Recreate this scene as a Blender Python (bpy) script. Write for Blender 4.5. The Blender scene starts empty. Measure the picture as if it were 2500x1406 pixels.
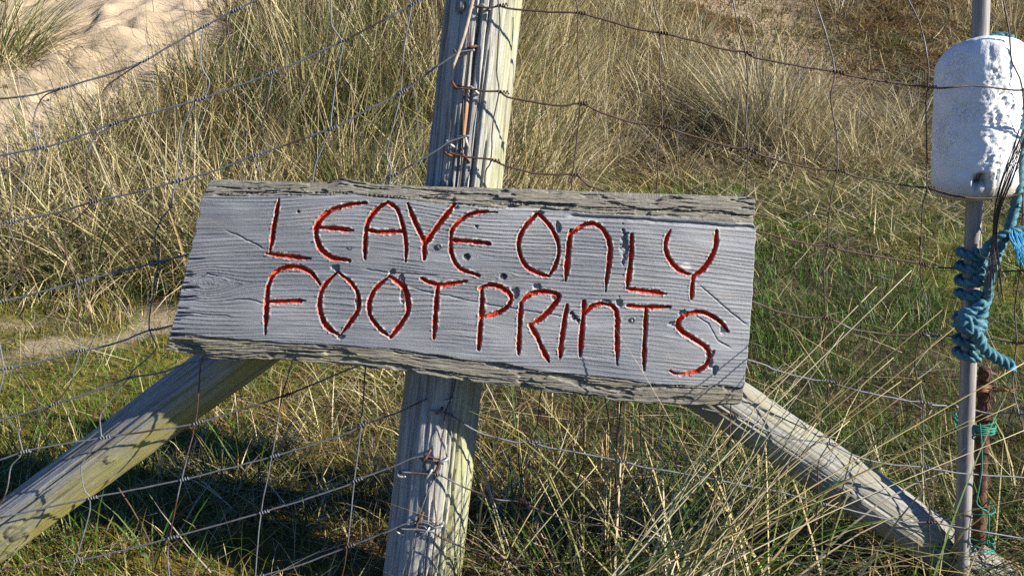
import bpy, math, random
import numpy as np
from mathutils import Vector

SC = bpy.context.scene
COL = SC.collection
R = math.radians
rng = np.random.default_rng(7)
random.seed(7)

# ------------------------------------------------------------------ camera, sky, sun, exposure
CAM_Z, PITCH, HFOV = 0.80, R(12), R(60)
F = 1250 / math.tan(HFOV / 2)
cam_d = bpy.data.cameras.new('camera')
cam = bpy.data.objects.new('camera', cam_d)
COL.objects.link(cam)
cam.location = (0, 0, CAM_Z)
cam.rotation_euler = (math.pi / 2 - PITCH, 0, 0)
cam_d.sensor_width = 36
cam_d.angle = HFOV
cam_d.clip_start, cam_d.clip_end = 0.05, 500
SC.camera = cam

SUN = Vector((1.0, -0.39, 0.50)).normalized()
world = bpy.data.worlds.new('World')
SC.world = world
world.use_nodes = True
wn = world.node_tree
bg = wn.nodes['Background']
sky = wn.nodes.new('ShaderNodeTexSky')
sky.sky_type = 'NISHITA'
sky.sun_disc = False
sky.air_density = 1.0
sky.dust_density = 0.0
sky.ozone_density = 6.0
sky.sun_elevation = math.asin(SUN.z)
sky.sun_rotation = math.atan2(SUN.x, SUN.y)
tint = wn.nodes.new('ShaderNodeMixRGB')      # cool white balance of the clear sky
tint.blend_type = 'MULTIPLY'
tint.inputs[0].default_value = 1.0
tint.inputs[2].default_value = (0.68, 1.0, 1.50, 1)
wn.links.new(sky.outputs[0], tint.inputs[1])
wn.links.new(tint.outputs[0], bg.inputs[0])
bg.inputs[1].default_value = 0.05
sun_d = bpy.data.lights.new('sun', 'SUN')
sun_d.energy = 5.0
sun_d.angle = R(0.5)
sun_d.color = (1.0, 0.945, 0.84)
sun = bpy.data.objects.new('sun', sun_d)
COL.objects.link(sun)
sun.rotation_euler = SUN.to_track_quat('Z', 'Y').to_euler()
vs = SC.view_settings
vs.view_transform, vs.look = 'Standard', 'None'
vs.exposure, vs.gamma, vs.use_curve_mapping = 1.18, 1, False
SC.cycles.use_denoising = False
SC.cycles.max_bounces = 6
SC.cycles.transparent_max_bounces = 4

# ------------------------------------------------------------------ helpers
CT, ST = math.cos(PITCH), math.sin(PITCH)


def P(px, py, Y):
    """point seen at photo position (px, py) on the vertical plane y = Y"""
    dx, dy = (px - 1250) / F, (703 - py) / F
    d = np.array([dx, CT + dy * ST, -ST + dy * CT])
    t = Y / d[1]
    return np.array([0, 0, CAM_Z]) + d * t


def Pv(px, py, Y):
    dx, dy = (px - 1250) / F, (703 - py) / F
    d = np.stack([dx + 0 * dy, CT + dy * ST + 0 * dx, -ST + dy * CT + 0 * dx], -1)
    t = Y / d[..., 1]
    return np.array([0, 0, CAM_Z]) + d * t[..., None]


_tab = np.random.default_rng(99).random((8, 256, 256))


def vn(x, y, s=0):
    x = np.asarray(x, float) + 37.3 * s
    y = np.asarray(y, float) + 11.7 * s
    xi, yi = np.floor(x).astype(int), np.floor(y).astype(int)
    u, v = x - xi, y - yi
    u, v = u * u * (3 - 2 * u), v * v * (3 - 2 * v)
    T = _tab[s % 8]
    a, b = T[xi & 255, yi & 255], T[(xi + 1) & 255, yi & 255]
    c, d = T[xi & 255, (yi + 1) & 255], T[(xi + 1) & 255, (yi + 1) & 255]
    return (a * (1 - u) + b * u) * (1 - v) + (c * (1 - u) + d * u) * v


def fbm(x, y, s=0, o=4):
    r, a, t = 0, 0.5, 0
    for k in range(o):
        r = r + a * vn(x * 2 ** k, y * 2 ** k, s + k)
        t += a
        a *= 0.5
    return r / t


def sst(a, b, x):
    t = np.clip((x - a) / (b - a), 0, 1)
    return t * t * (3 - 2 * t)


def tag(o, label=None, cat=None, group=None, kind=None):
    for k, v in (('label', label), ('category', cat), ('group', group), ('kind', kind)):
        if v:
            o[k] = v
    return o


def empty(name, loc):
    o = bpy.data.objects.new(name, None)
    o.location = loc
    o.empty_display_size = 0.05
    COL.objects.link(o)
    return o


def obj(name, V, faces, mat, parent=None, smooth=True, attrs=None):
    """faces: list of int arrays (n,3) and/or (n,4); V in world space, stored relative to the parent's base"""
    V = np.asarray(V, np.float32).reshape(-1, 3)
    if not isinstance(faces, (list, tuple)) or (len(faces) and np.ndim(faces[0]) == 1):
        faces = [np.asarray(faces)]
    me = bpy.data.meshes.new(name)
    off = np.zeros(3, np.float32)
    p = parent
    while p is not None:
        off += np.array(p.location, np.float32)
        p = p.parent
    Vl = V - off
    me.vertices.add(len(Vl))
    me.vertices.foreach_set('co', Vl.ravel())
    fl = [np.asarray(f, np.int32) for f in faces if len(f)]
    li = np.concatenate([f.ravel() for f in fl])
    ln = np.concatenate([np.full(len(f), f.shape[1], np.int32) for f in fl])
    me.loops.add(len(li))
    me.loops.foreach_set('vertex_index', li)
    me.polygons.add(len(ln))
    st = np.zeros(len(ln), np.int32)
    st[1:] = np.cumsum(ln)[:-1]
    me.polygons.foreach_set('loop_start', st)
    me.polygons.foreach_set('loop_total', ln)
    if smooth:
        me.polygons.foreach_set('use_smooth', np.ones(len(ln), bool))
    me.update(calc_edges=True)
    for k, a in (attrs or {}).items():
        a = np.asarray(a, np.float32)
        if a.ndim == 1:
            me.attributes.new(k, 'FLOAT', 'POINT').data.foreach_set('value', a)
        elif a.shape[1] == 3:
            me.attributes.new(k, 'FLOAT_VECTOR', 'POINT').data.foreach_set('vector', a.ravel())
        else:
            me.attributes.new(k, 'FLOAT_COLOR', 'POINT').data.foreach_set('color', a.ravel())
    if mat:
        me.materials.append(mat)
    o = bpy.data.objects.new(name, me)
    COL.objects.link(o)
    if parent is not None:
        o.parent = parent
    return o


def smooth_path(pts, n=6):
    p = np.asarray(pts, float)
    if len(p) < 3:
        t = np.linspace(0, 1, n + 1)[:, None]
        return p[0] * (1 - t) + p[-1] * t
    q = np.vstack([2 * p[0] - p[1], p, 2 * p[-1] - p[-2]])
    out = []
    for i in range(1, len(q) - 2):
        t = np.linspace(0, 1, n, endpoint=False)[:, None]
        a, b, c, d = q[i - 1], q[i], q[i + 1], q[i + 2]
        out.append(0.5 * (2 * b + (c - a) * t + (2 * a - 5 * b + 4 * c - d) * t ** 2 + (3 * b - a - 3 * c + d) * t ** 3))
    out.append(q[-2][None])
    return np.vstack(out)


def frames(path):
    T = np.gradient(path, axis=0)
    T /= np.linalg.norm(T, axis=1)[:, None] + 1e-12
    n = np.cross(T[0], (0.3, 0.5, 0.81))
    n /= np.linalg.norm(n)
    Ns = []
    for t in T:
        n = n - t * n.dot(t)
        n /= np.linalg.norm(n) + 1e-12
        Ns.append(n)
    N = np.array(Ns)
    return T, N, np.cross(T, N)


def tube(path, rad, sides=6, lobes=0, twist=0.0, lobe_depth=0.25, cap=True):
    path = np.asarray(path, float)
    n = len(path)
    T, N, B = frames(path)
    rad = np.broadcast_to(np.asarray(rad, float), (n,))
    ph = np.linspace(0, 2 * math.pi, sides, endpoint=False)
    s = np.concatenate([[0], np.cumsum(np.linalg.norm(np.diff(path, axis=0), axis=1))])
    rr = np.ones((n, sides))
    if lobes:
        rr = 1 - lobe_depth + lobe_depth * np.abs(np.cos(lobes / 2 * (ph[None] - twist * s[:, None])))
    V = path[:, None] + (rad[:, None] * rr)[..., None] * (np.cos(ph)[None, :, None] * N[:, None] + np.sin(ph)[None, :, None] * B[:, None])
    V = V.reshape(-1, 3)
    i, j = np.meshgrid(np.arange(n - 1), np.arange(sides), indexing='ij')
    a = i * sides + j
    b = i * sides + (j + 1) % sides
    q = np.stack([a, b, b + sides, a + sides], -1).reshape(-1, 4)
    tr = np.zeros((0, 3), int)
    if cap:
        V = np.vstack([V, path[0], path[-1]])
        k = np.arange(sides)
        tr = np.vstack([np.stack([(k + 1) % sides, k, np.full(sides, n * sides)], -1),
                        np.stack([(n - 1) * sides + k, (n - 1) * sides + (k + 1) % sides, np.full(sides, n * sides + 1)], -1)])
    return V, q, tr


def merge(parts):
    Vs, Q, T, o = [], [], [], 0
    for V, q, t in parts:
        Vs.append(V)
        Q.append(np.asarray(q, int).reshape(-1, 4) + o)
        T.append(np.asarray(t, int).reshape(-1, 3) + o)
        o += len(V)
    return np.vstack(Vs), [np.vstack(Q), np.vstack(T)]


def tube_obj(name, path, rad, mat, parent=None, **k):
    V, q, t = tube(path, rad, **k)
    return obj(name, V, [q, t], mat, parent)


# ------------------------------------------------------------------ materials
class M:
    def __init__(self, name, rough=0.8, metal=0.0, spec=0.3):
        self.m = bpy.data.materials.new(name)
        self.m.use_nodes = True
        self.nt = self.m.node_tree
        self.b = self.nt.nodes['Principled BSDF']
        self.b.inputs['Roughness'].default_value = rough
        self.b.inputs['Metallic'].default_value = metal
        self.b.inputs['Specular IOR Level'].default_value = spec

    def n(self, t, **k):
        nd = self.nt.nodes.new('ShaderNode' + t)
        for a, v in k.items():
            setattr(nd, a, v)
        return nd

    def l(self, a, b):
        self.nt.links.new(a, b)

    def attr(self, name):
        return self.n('Attribute', attribute_name=name)

    def noise(self, vec, scale, detail=4, rough=0.55, mp=None, dist=0):
        if mp is not None:
            mm = self.n('Mapping')
            mm.inputs['Scale'].default_value = mp
            self.l(vec, mm.inputs[0])
            vec = mm.outputs[0]
        t = self.n('TexNoise')
        self.l(vec, t.inputs['Vector'])
        t.inputs['Scale'].default_value = scale
        t.inputs['Detail'].default_value = detail
        t.inputs['Roughness'].default_value = rough
        t.inputs['Distortion'].default_value = dist
        return t.outputs[0]

    def rng(self, v, a, b, c=0.0, d=1.0):
        r = self.n('MapRange')
        r.interpolation_type = 'SMOOTHSTEP'
        self.l(v, r.inputs[0])
        for i, x in enumerate((a, b, c, d)):
            r.inputs[i + 1].default_value = x
        return r.outputs[0]

    def mul(self, a, b, op='MULTIPLY'):
        r = self.n('Math', operation=op)
        for i, x in enumerate((a, b)):
            if isinstance(x, (int, float)):
                r.inputs[i].default_value = x
            else:
                self.l(x, r.inputs[i])
        return r.outputs[0]

    def mix(self, f, a, b):
        r = self.n('MixRGB')
        for i, x in enumerate((f, a, b)):
            if isinstance(x, (int, float)):
                r.inputs[i].default_value = x
            elif isinstance(x, tuple):
                r.inputs[i].default_value = (*x, 1)
            else:
                self.l(x, r.inputs[i])
        return r.outputs[0]

    def color(self, c):
        if isinstance(c, tuple):
            self.b.inputs['Base Color'].default_value = (*c, 1)
        else:
            self.l(c, self.b.inputs['Base Color'])

    def bump(self, h, dist, strength=1.0):
        b = self.n('Bump')
        b.inputs['Distance'].default_value = dist
        b.inputs['Strength'].default_value = strength
        self.l(h, b.inputs['Height'])
        self.l(b.outputs[0], self.b.inputs['Normal'])


def objcoord(m):
    return m.n('TexCoord').outputs['Object']


# board: grey weathered softwood, loc3 = (along, up, 0) in metres
m = M('grey_board_wood', 0.62, spec=0.42)
L3 = m.attr('loc3').outputs['Vector']
big = m.noise(L3, 1, 4, 0.6, (5, 11, 5))
fine = m.noise(L3, 1, 5, 0.7, (90, 900, 90))
spk = m.noise(L3, 1, 3, 0.7, (500, 700, 500))
gr = m.attr('grain').outputs['Fac']
c = m.mix(m.rng(big, 0.35, 0.68), (0.160, 0.171, 0.190), (0.295, 0.298, 0.304))
c = m.mix(m.rng(m.noise(L3, 1, 4, 0.6, (5, 150, 5)), 0.53, 0.68, 0.0, 0.5), c, (0.42, 0.425, 0.43))
c = m.mix(m.rng(m.noise(L3, 1, 3, 0.6, (4, 75, 9)), 0.55, 0.70, 0.0, 0.45), c, (0.115, 0.117, 0.125))
c = m.mix(m.rng(m.noise(L3, 1, 4, 0.6, (9, 30, 9)), 0.52, 0.72, 0.0, 0.5), c, (0.30, 0.27, 0.235))
c = m.mix(m.rng(gr, 0.15, 0.85, 0.0, 0.62), c, (0.105, 0.105, 0.108))
c = m.mix(m.rng(spk, 0.54, 0.70, 0.0, 0.55), c, (0.46, 0.465, 0.47))
c = m.mix(m.rng(fine, 0.25, 0.45, 0.45, 0.0), c, (0.14, 0.14, 0.145))
li = m.mul(m.attr('lichen').outputs['Fac'], m.rng(m.noise(L3, 1, 5, 0.7, (18, 70, 18)), 0.36, 0.62))
c = m.mix(m.mul(m.attr('rough').outputs['Fac'], 0.75), c, (0.245, 0.215, 0.165))
c = m.mix(m.mul(li, 0.8), c, (0.29, 0.27, 0.145))
fi2 = m.noise(L3, 1, 4, 0.7, (40, 700, 40))
c = m.mix(m.mul(m.attr('rough').outputs['Fac'], m.rng(fi2, 0.38, 0.6, 0.75, 0.0)), c, (0.075, 0.07, 0.062))
c = m.mix(m.attr('pale').outputs['Fac'], c, (0.52, 0.49, 0.42))
c = m.mix(m.attr('knot').outputs['Fac'], c, (0.035, 0.028, 0.022))
m.color(c)
m.bump(m.mul(m.mul(m.mul(fine, 1.0), m.mul(spk, 0.6), 'ADD'), m.mul(m.mul(m.attr('rough').outputs['Fac'], fi2), 3.5), 'ADD'), 0.0012, 0.8)
BOARD = m.m

m = M('red_letter_paint', 0.68, spec=0.3)
L3 = m.attr('loc3').outputs['Vector']
nz = m.noise(L3, 1, 4, 0.65, (160, 160, 160))
c = m.mix(m.rng(nz, 0.35, 0.7), (0.38, 0.034, 0.015), (0.60, 0.085, 0.038))
c = m.mix(m.rng(m.noise(L3, 1, 3, 0.7, (420, 420, 420)), 0.66, 0.74, 0, 0.7), c, (0.5, 0.42, 0.36))
m.color(c)
m.bump(nz, 0.0015, 0.7)
RED = m.m


def log_mat(name, dark, light, algae, rough=0.75):
    m = M(name, rough, spec=0.35)
    L = m.attr('loc3').outputs['Vector']
    big = m.noise(L, 1, 4, 0.6, (22, 22, 6))
    g = m.noise(L, 1, 5, 0.72, (170, 170, 5), 0.2)
    f = m.noise(L, 1, 4, 0.75, (650, 650, 18))
    sp = m.noise(L, 1, 3, 0.7, (240, 240, 120))
    c = m.mix(m.rng(g, 0.32, 0.64), dark, light)
    c = m.mix(m.rng(big, 0.50, 0.70, 0.0, 0.6), c, (0.20, 0.165, 0.11))
    al = m.mul(m.attr('algae').outputs['Fac'], m.rng(m.noise(L, 1, 4, 0.65, (60, 60, 7)), 0.3, 0.6, 0.25, 1))
    c = m.mix(al, c, algae)
    c = m.mix(m.rng(sp, 0.6, 0.7, 0.0, 0.4), c, (0.50, 0.48, 0.38))
    c = m.mix(m.rng(f, 0.26, 0.42, 0.65, 0.0), c, (0.08, 0.075, 0.07))
    c = m.mix(m.attr('knot').outputs['Fac'], c, (0.10, 0.085, 0.065))
    c = m.mix(m.attr('rust').outputs['Fac'], c, (0.38, 0.17, 0.05))
    m.color(c)
    m.bump(m.mul(m.mul(g, 0.8), m.mul(f, 0.6), 'ADD'), 0.003, 0.9)
    return m.m


POSTW = log_mat('post_wood', (0.175, 0.17, 0.16), (0.47, 0.455, 0.415), (0.34, 0.335, 0.12))
STRUTL = log_mat('green_strut_wood', (0.16, 0.155, 0.145), (0.36, 0.35, 0.315), (0.31, 0.275, 0.075))
STRUTR = log_mat('grey_strut_wood', (0.165, 0.16, 0.145), (0.315, 0.305, 0.275), (0.25, 0.235, 0.13))


def wire_mat(name, amount):
    m = M(name, 0.5, metal=0.55, spec=0.5)
    t = objcoord(m)
    nz = m.noise(t, 7, 3, 0.6)
    fz = m.noise(t, 160, 3, 0.6)
    k = m.rng(nz, amount - 0.06, amount + 0.06)
    c = m.mix(k, m.mix(fz, (0.10, 0.105, 0.11), (0.22, 0.225, 0.235)), m.mix(fz, (0.030, 0.019, 0.015), (0.095, 0.045, 0.024)))
    m.color(c)
    m.l(m.rng(nz, amount - 0.06, amount + 0.06, 0.35, 0.05), m.b.inputs['Metallic'])
    m.l(m.rng(fz, 0.3, 0.7, 0.45, 0.75), m.b.inputs['Roughness'])
    m.bump(fz, 0.0006, 0.7)
    return m.m


ZINC = wire_mat('zinc_wire', 0.58)
MIXW = wire_mat('part_rusted_wire', 0.46)
RUST = wire_mat('rusted_wire', 0.30)
m = M('rusted_staple', 0.85)
nz = m.noise(objcoord(m), 220, 3)
m.color(m.mix(nz, (0.06, 0.03, 0.018), (0.22, 0.095, 0.045)))
m.bump(nz, 0.001)
RSTAPLE = m.m
m = M('rusted_bar', 0.9)
nz = m.noise(objcoord(m), 120, 5, 0.7)
m.color(m.mix(m.rng(nz, 0.3, 0.7), (0.035, 0.018, 0.013), (0.15, 0.065, 0.035)))
m.bump(nz, 0.003)
RBAR = m.m
m = M('zinc_staple', 0.45, metal=0.5)
m.color((0.42, 0.43, 0.44))
ZSTAPLE = m.m
m = M('cane_skin', 0.6, spec=0.4)
L = m.attr('loc3').outputs['Vector']
nz = m.noise(L, 1, 4, 0.65, (130, 130, 9))
c = m.mix(m.rng(nz, 0.3, 0.7), (0.17, 0.155, 0.14), (0.33, 0.305, 0.275))
c = m.mix(m.attr('rust').outputs['Fac'], c, (0.20, 0.16, 0.12))
m.color(c)
m.bump(nz, 0.001, 0.6)
CANE = m.m
m = M('white_foam_skin', 0.7, spec=0.3)
t = objcoord(m)
nz = m.noise(t, 46, 5, 0.65)
sp = m.noise(t, 170, 3, 0.6)
vor = m.n('TexVoronoi', feature='DISTANCE_TO_EDGE')
m.l(m.mul(1, 1), vor.inputs['Randomness'])
mm = m.n('Mapping')
mm.inputs['Scale'].default_value = (34, 34, 20)
dn = m.n('TexNoise')
dn.inputs['Scale'].default_value = 18
m.l(t, dn.inputs['Vector'])
va = m.n('VectorMath', operation='MULTIPLY_ADD')
m.l(dn.outputs['Color'], va.inputs[0])
va.inputs[1].default_value = (0.05, 0.05, 0.05)
m.l(t, va.inputs[2])
m.l(va.outputs[0], mm.inputs[0])
m.l(mm.outputs[0], vor.inputs['Vector'])
crack = m.mul(m.rng(vor.outputs['Distance'], 0.0, 0.05, 1, 0), m.rng(m.noise(t, 14, 2), 0.5, 0.62))
c = m.mix(m.rng(nz, 0.35, 0.7), (0.68, 0.68, 0.66), (0.80, 0.80, 0.79))
c = m.mix(m.mul(crack, 0.6), c, (0.30, 0.28, 0.25))
c = m.mix(m.rng(sp, 0.70, 0.74, 0, 0.7), c, (0.20, 0.19, 0.17))
c = m.mix(m.mul(m.attr('dirt').outputs['Fac'], m.rng(nz, 0.3, 0.6, 0.4, 1)), c, (0.34, 0.30, 0.20))
c = m.mix(m.attr('hole').outputs['Fac'], c, (0.015, 0.013, 0.012))
m.color(c)
m.bump(m.mul(nz, m.mul(crack, -0.5), 'ADD'), 0.006, 0.45)
FOAM = m.m


def plain(name, a, b, scale, rough=0.8, bump=0.001, metal=0.0):
    m = M(name, rough, metal)
    nz = m.noise(objcoord(m), scale, 4, 0.6)
    m.color(m.mix(m.rng(nz, 0.3, 0.7), a, b))
    m.bump(nz, bump)
    return m.m


m = M('blue_rope_fibre', 0.65)
t = objcoord(m)
n1 = m.noise(t, 35, 3)
n2 = m.noise(t, 1, 3, 0.7, (500, 500, 500))
c = m.mix(m.rng(n1, 0.3, 0.7), (0.024, 0.105, 0.130), (0.060, 0.190, 0.225))
c = m.mix(m.rng(n2, 0.5, 0.7, 0, 0.5), c, (0.24, 0.42, 0.46))
m.color(c)
m.bump(n2, 0.0012, 0.7)
ROPE = m.m
BRIGHTBLUE = plain('bright_blue_fibre', (0.03, 0.25, 0.46), (0.12, 0.42, 0.62), 60)
GREEN_TW = plain('green_twine_fibre', (0.01, 0.13, 0.09), (0.03, 0.24, 0.16), 200)
BROWN_TW = plain('brown_twine_fibre', (0.16, 0.07, 0.03), (0.30, 0.15, 0.07), 200)
BLACKTH = plain('black_thread', (0.012, 0.012, 0.014), (0.03, 0.03, 0.033), 80, 0.5)
STICK = plain('stick_bark', (0.24, 0.20, 0.15), (0.42, 0.36, 0.27), 90)
SCREW = plain('screw_steel', (0.12, 0.12, 0.125), (0.26, 0.26, 0.27), 400, 0.45, 0.0004, 0.7)
DEBRIS = plain('dark_strandline_litter', (0.03, 0.022, 0.015), (0.10, 0.07, 0.04), 30)

m = M('grass_blade', 0.6, spec=0.25)
ca = m.attr('Col').outputs['Color']
m.color(ca)
tr = m.n('BsdfTranslucent')
m.l(ca, tr.inputs['Color'])
mx = m.n('MixShader')
mx.inputs[0].default_value = 0.16
m.l(m.b.outputs[0], mx.inputs[1])
m.l(tr.outputs[0], mx.inputs[2])
m.l(mx.outputs[0], m.nt.nodes['Material Output'].inputs['Surface'])
BLADE = m.m

m = M('ground_cover', 0.95, spec=0.1)
t = objcoord(m)
n1 = m.noise(t, 3.2, 6, 0.65)
n2 = m.noise(t, 26, 5, 0.7)
n3 = m.noise(t, 150, 4, 0.7)
sand = m.mix(m.rng(n1, 0.3, 0.7), (0.345, 0.265, 0.175), (0.44, 0.345, 0.235))
sand = m.mix(m.rng(n3, 0.6, 0.75, 0, 0.3), sand, (0.3, 0.24, 0.16))
soil = m.mix(m.rng(n2, 0.3, 0.7), (0.040, 0.032, 0.017), (0.12, 0.092, 0.050))
mossc = m.mix(m.rng(n2, 0.35, 0.65), (0.07, 0.085, 0.016), (0.20, 0.175, 0.030))
orang = m.mix(m.rng(n2, 0.35, 0.65), (0.085, 0.055, 0.024), (0.20, 0.115, 0.040))
c = m.mix(m.mul(m.attr('moss').outputs['Fac'], m.rng(n1, 0.25, 0.5)), soil, mossc)
c = m.mix(m.mul(m.attr('orange').outputs['Fac'], m.rng(n1, 0.35, 0.6)), c, orang)
c = m.mix(m.attr('sand').outputs['Fac'], c, sand)
m.color(c)
m.bump(m.mul(m.mul(n2, 0.7), m.mul(n3, 0.35), 'ADD'), 0.02, 0.7)
GROUND = m.m


# ------------------------------------------------------------------ ground
def foot(x):
    return 3.35 + 2.0 * sst(-0.35, 0.9, x) + 0.12 * np.sin(3 * x)


def h0(x, y):
    fy = foot(x)
    s = 0.44 - 0.08 * sst(-0.5, 1, x)
    near = -0.085 + 0.030 * sst(-0.9, 0.7, x) + 0.092 * (y - 1.45)
    z = np.where(y > 1.3, near, -0.085 + 0.030 * sst(-0.9, 0.7, x) + 0.092 * (1.3 - 1.45) - 0.62 * sst(1.3, -0.3, y))
    d = y - fy
    up = np.where(d > 0, s * np.sqrt(d * d + 0.09) - s * 0.3, 0)
    up = np.where(up > 3.4, 3.4 + 0.12 * np.sqrt(np.maximum(up - 3.4, 0)), up)
    far = sst(20, 10, y)
    return z * np.where(y > 6, 0.3 + 0.7 * far, 1) + up


def sand_mask(x, y):
    edge = x - (-2.66 + 0.81 * np.minimum(y - 3.75, 1.1) - 0.08 * np.maximum(y - 4.85, 0)) + 0.30 * (fbm(x * 2, y * 2, 3) - 0.5)
    a = sst(0.12, -0.14, edge) * sst(3.45, 3.8, y)
    yp = 2.80 + 0.42 * (x + 1.5)
    path = 0.85 * sst(0.42, 0.10, np.abs(y - yp) + 0.35 * (fbm(x * 3, y * 5, 5) - 0.5)) * sst(-0.75, -1.15, x) * sst(0.36, 0.52, fbm(x * 4, y * 4, 2))
    gap = 0.85 * sst(0.45, 0.58, fbm(x * 1.4 + 3, y * 1.4, 4)) * sst(-0.3, 0.4, y - foot(x)) * sst(-1.2, -0.4, x) * sst(3.4, 2.0, x)
    return np.clip(np.maximum(np.maximum(a, path), gap), 0, 1), a


_dr = np.random.default_rng(5)
dimp = np.column_stack([_dr.uniform(-5.2, -1.2, 520), _dr.uniform(3.5, 7.4, 520), _dr.uniform(0.04, 0.095, 520), _dr.uniform(0.2, 1.5, 520), _dr.uniform(0.012, 0.034, 520)])


def ground_h(x, y, detail=True):
    z = h0(x, y)
    if detail:
        sm, a = sand_mask(x, y)
        z = z + 0.05 * (fbm(x * 1.3, y * 1.3, 1) - 0.5) + 0.035 * (fbm(x * 5, y * 5, 2, 3) - 0.5) * (1 - 0.6 * sm)
        if np.any(a > 0.05):
            for dx_, dy_, r_, an, dp in dimp:
                u = (x - dx_) * math.cos(an) + (y - dy_) * math.sin(an)
                v = -(x - dx_) * math.sin(an) + (y - dy_) * math.cos(an)
                q = (u / (r_ * 1.7)) ** 2 + (v / r_) ** 2
                z = z + a * dp * (-1.3 * np.exp(-q * 2.2) + 0.8 * np.exp(-((np.sqrt(q) - 1.25) / 0.35) ** 2))
    return z


xs = np.concatenate([-np.geomspace(140, 4.9, 22), np.linspace(-4.8, 4.8, 300), np.geomspace(4.9, 140, 22)])
ys = np.concatenate([np.linspace(-40, -3, 8), np.linspace(-2.5, 0.9, 14), np.linspace(1.0, 9.6, 290), np.geomspace(9.8, 160, 26)])
gx, gy = np.meshgrid(xs, ys, indexing='ij')
gz = ground_h(gx, gy)
sm, _a = sand_mask(gx, gy)
moss = sst(0.45, 0.6, fbm(gx * 1.1 + 7, gy * 1.1, 6)) * sst(0.3, -0.2, gy - foot(gx))
moss = np.maximum(moss, 0.9 * sst(-0.4, -0.9, gx) * sst(2.9, 2.4, gy))
orange = sst(0.9, 1.5, gx) * sst(6.9, 7.4, gy) + 0.9 * sst(0.56, 0.66, fbm(gx * 1.7, gy * 1.7, 2)) * sst(3.0, 2.3, gy)
nx, ny = len(xs), len(ys)
i, j = np.meshgrid(np.arange(nx - 1), np.arange(ny - 1), indexing='ij')
a = i * ny + j
q = np.stack([a, a + ny, a + ny + 1, a + 1], -1).reshape(-1, 4)
g = obj('ground', np.stack([gx, gy, gz], -1).reshape(-1, 3), [q], GROUND,
        attrs={'sand': sm.ravel(), 'moss': moss.ravel(), 'orange': np.clip(orange, 0, 1).ravel()})
tag(g, 'sandy dune ground rising behind the fence', kind='structure')


# ------------------------------------------------------------------ logs: post and two struts
def log(name, A, B, ra, rb, mat, parent, nl=240, na=132, seed=0, cracks=26, algae=None, knots=(), rust=(), crack_depth=0.006, bend=0.0):
    A, B = np.array(A, float), np.array(B, float)
    ax = B - A
    Ln = np.linalg.norm(ax)
    ax /= Ln
    fr = np.array([0, -1.0, 0]) - ax * (-ax[1])
    fr /= np.linalg.norm(fr)          # faces the camera side
    sd = np.cross(ax, fr)
    if sd[0] < 0:
        sd = -sd
    t = np.linspace(0, 1, nl)
    u = np.linspace(-1, 1, na, endpoint=False)
    ph = math.pi * (0.55 * u + 0.45 * u ** 3)      # denser on the camera side
    Tt, Ph = np.meshgrid(t, ph, indexing='ij')
    r0 = ra + (rb - ra) * Tt
    z = Tt * Ln
    r_ = np.random.default_rng(seed)
    d = 0.004 * (fbm(Ph * 1.2 + seed * 3 + 20, z * 4, 1) - 0.5) * 2 + 0.0022 * (fbm(Ph * 9 + 40, z * 5, 2) - 0.5) * 2
    d += 0.0009 * (fbm(Ph * 26 + 90, z * 7, 3) - 0.5) * 2
    for k in range(cracks):
        p0 = r_.uniform(-1.7, 1.7)
        z0 = r_.uniform(-0.2, Ln)
        l_ = r_.uniform(0.12, 0.55)
        w = r_.uniform(0.0009, 0.0026)
        pz = p0 + 0.05 * (fbm(z * 6 + k * 9, 0 * z + k, 4) - 0.5) * 2
        env = sst(0, 0.06, z - z0) * sst(0, 0.08, z0 + l_ - z)
        d -= crack_depth * r_.uniform(0.5, 1.2) * env * np.exp(-((Ph - pz) * r0 / w) ** 2)
    kn = np.zeros_like(d)
    for (kp, kz, kr) in knots:
        q2 = np.sqrt(((Ph - kp) * r0) ** 2 + (z - kz) ** 2) / kr
        d += 0.0025 * np.exp(-(q2 / 1.3) ** 2) - 0.003 * np.exp(-((q2 - 1) / 0.12) ** 2)
        kn = np.maximum(kn, 0.7 * np.exp(-((q2 - 1) / 0.16) ** 2) + 0.35 * (q2 < 1))
    ru = np.zeros_like(d)
    for (kp, za, zb, w) in rust:
        ru = np.maximum(ru, sst(w, w * 0.3, np.abs((Ph - kp) * r0)) * sst(za, za + 0.02, z) * sst(zb + 0.005, zb - 0.03, z) * 0.85)
    rr = r0 + d
    cen = A + ax * z[..., None] + (bend * np.sin(math.pi * Tt))[..., None] * np.array([0, 0, 1.0])
    V = cen + rr[..., None] * (np.cos(Ph)[..., None] * fr + np.sin(Ph)[..., None] * sd)
    al = algae(Ph, z) if algae else np.zeros_like(d)
    i, j = np.meshgrid(np.arange(nl - 1), np.arange(na), indexing='ij')
    a = i * na + j
    b = i * na + (j + 1) % na
    q = np.stack([a, b, b + na, a + na], -1).reshape(-1, 4)
    V = V.reshape(-1, 3)
    V = np.vstack([V, A, B])
    k = np.arange(na)
    n = nl * na
    tr = np.vstack([np.stack([(k + 1) % na, k, np.full(na, n)], -1), np.stack([(nl - 1) * na + k, (nl - 1) * na + (k + 1) % na, np.full(na, n + 1)], -1)])
    l3 = np.stack([rr * np.cos(Ph) + seed, rr * np.sin(Ph), z], -1).reshape(-1, 3)
    ex = lambda v: np.concatenate([v.ravel(), [0, 0]])
    return obj(name, V, [q, tr], mat, parent, attrs={'loc3': np.vstack([l3, l3[:2]]), 'algae': ex(al), 'knot': ex(kn), 'rust': ex(ru)})


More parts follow.
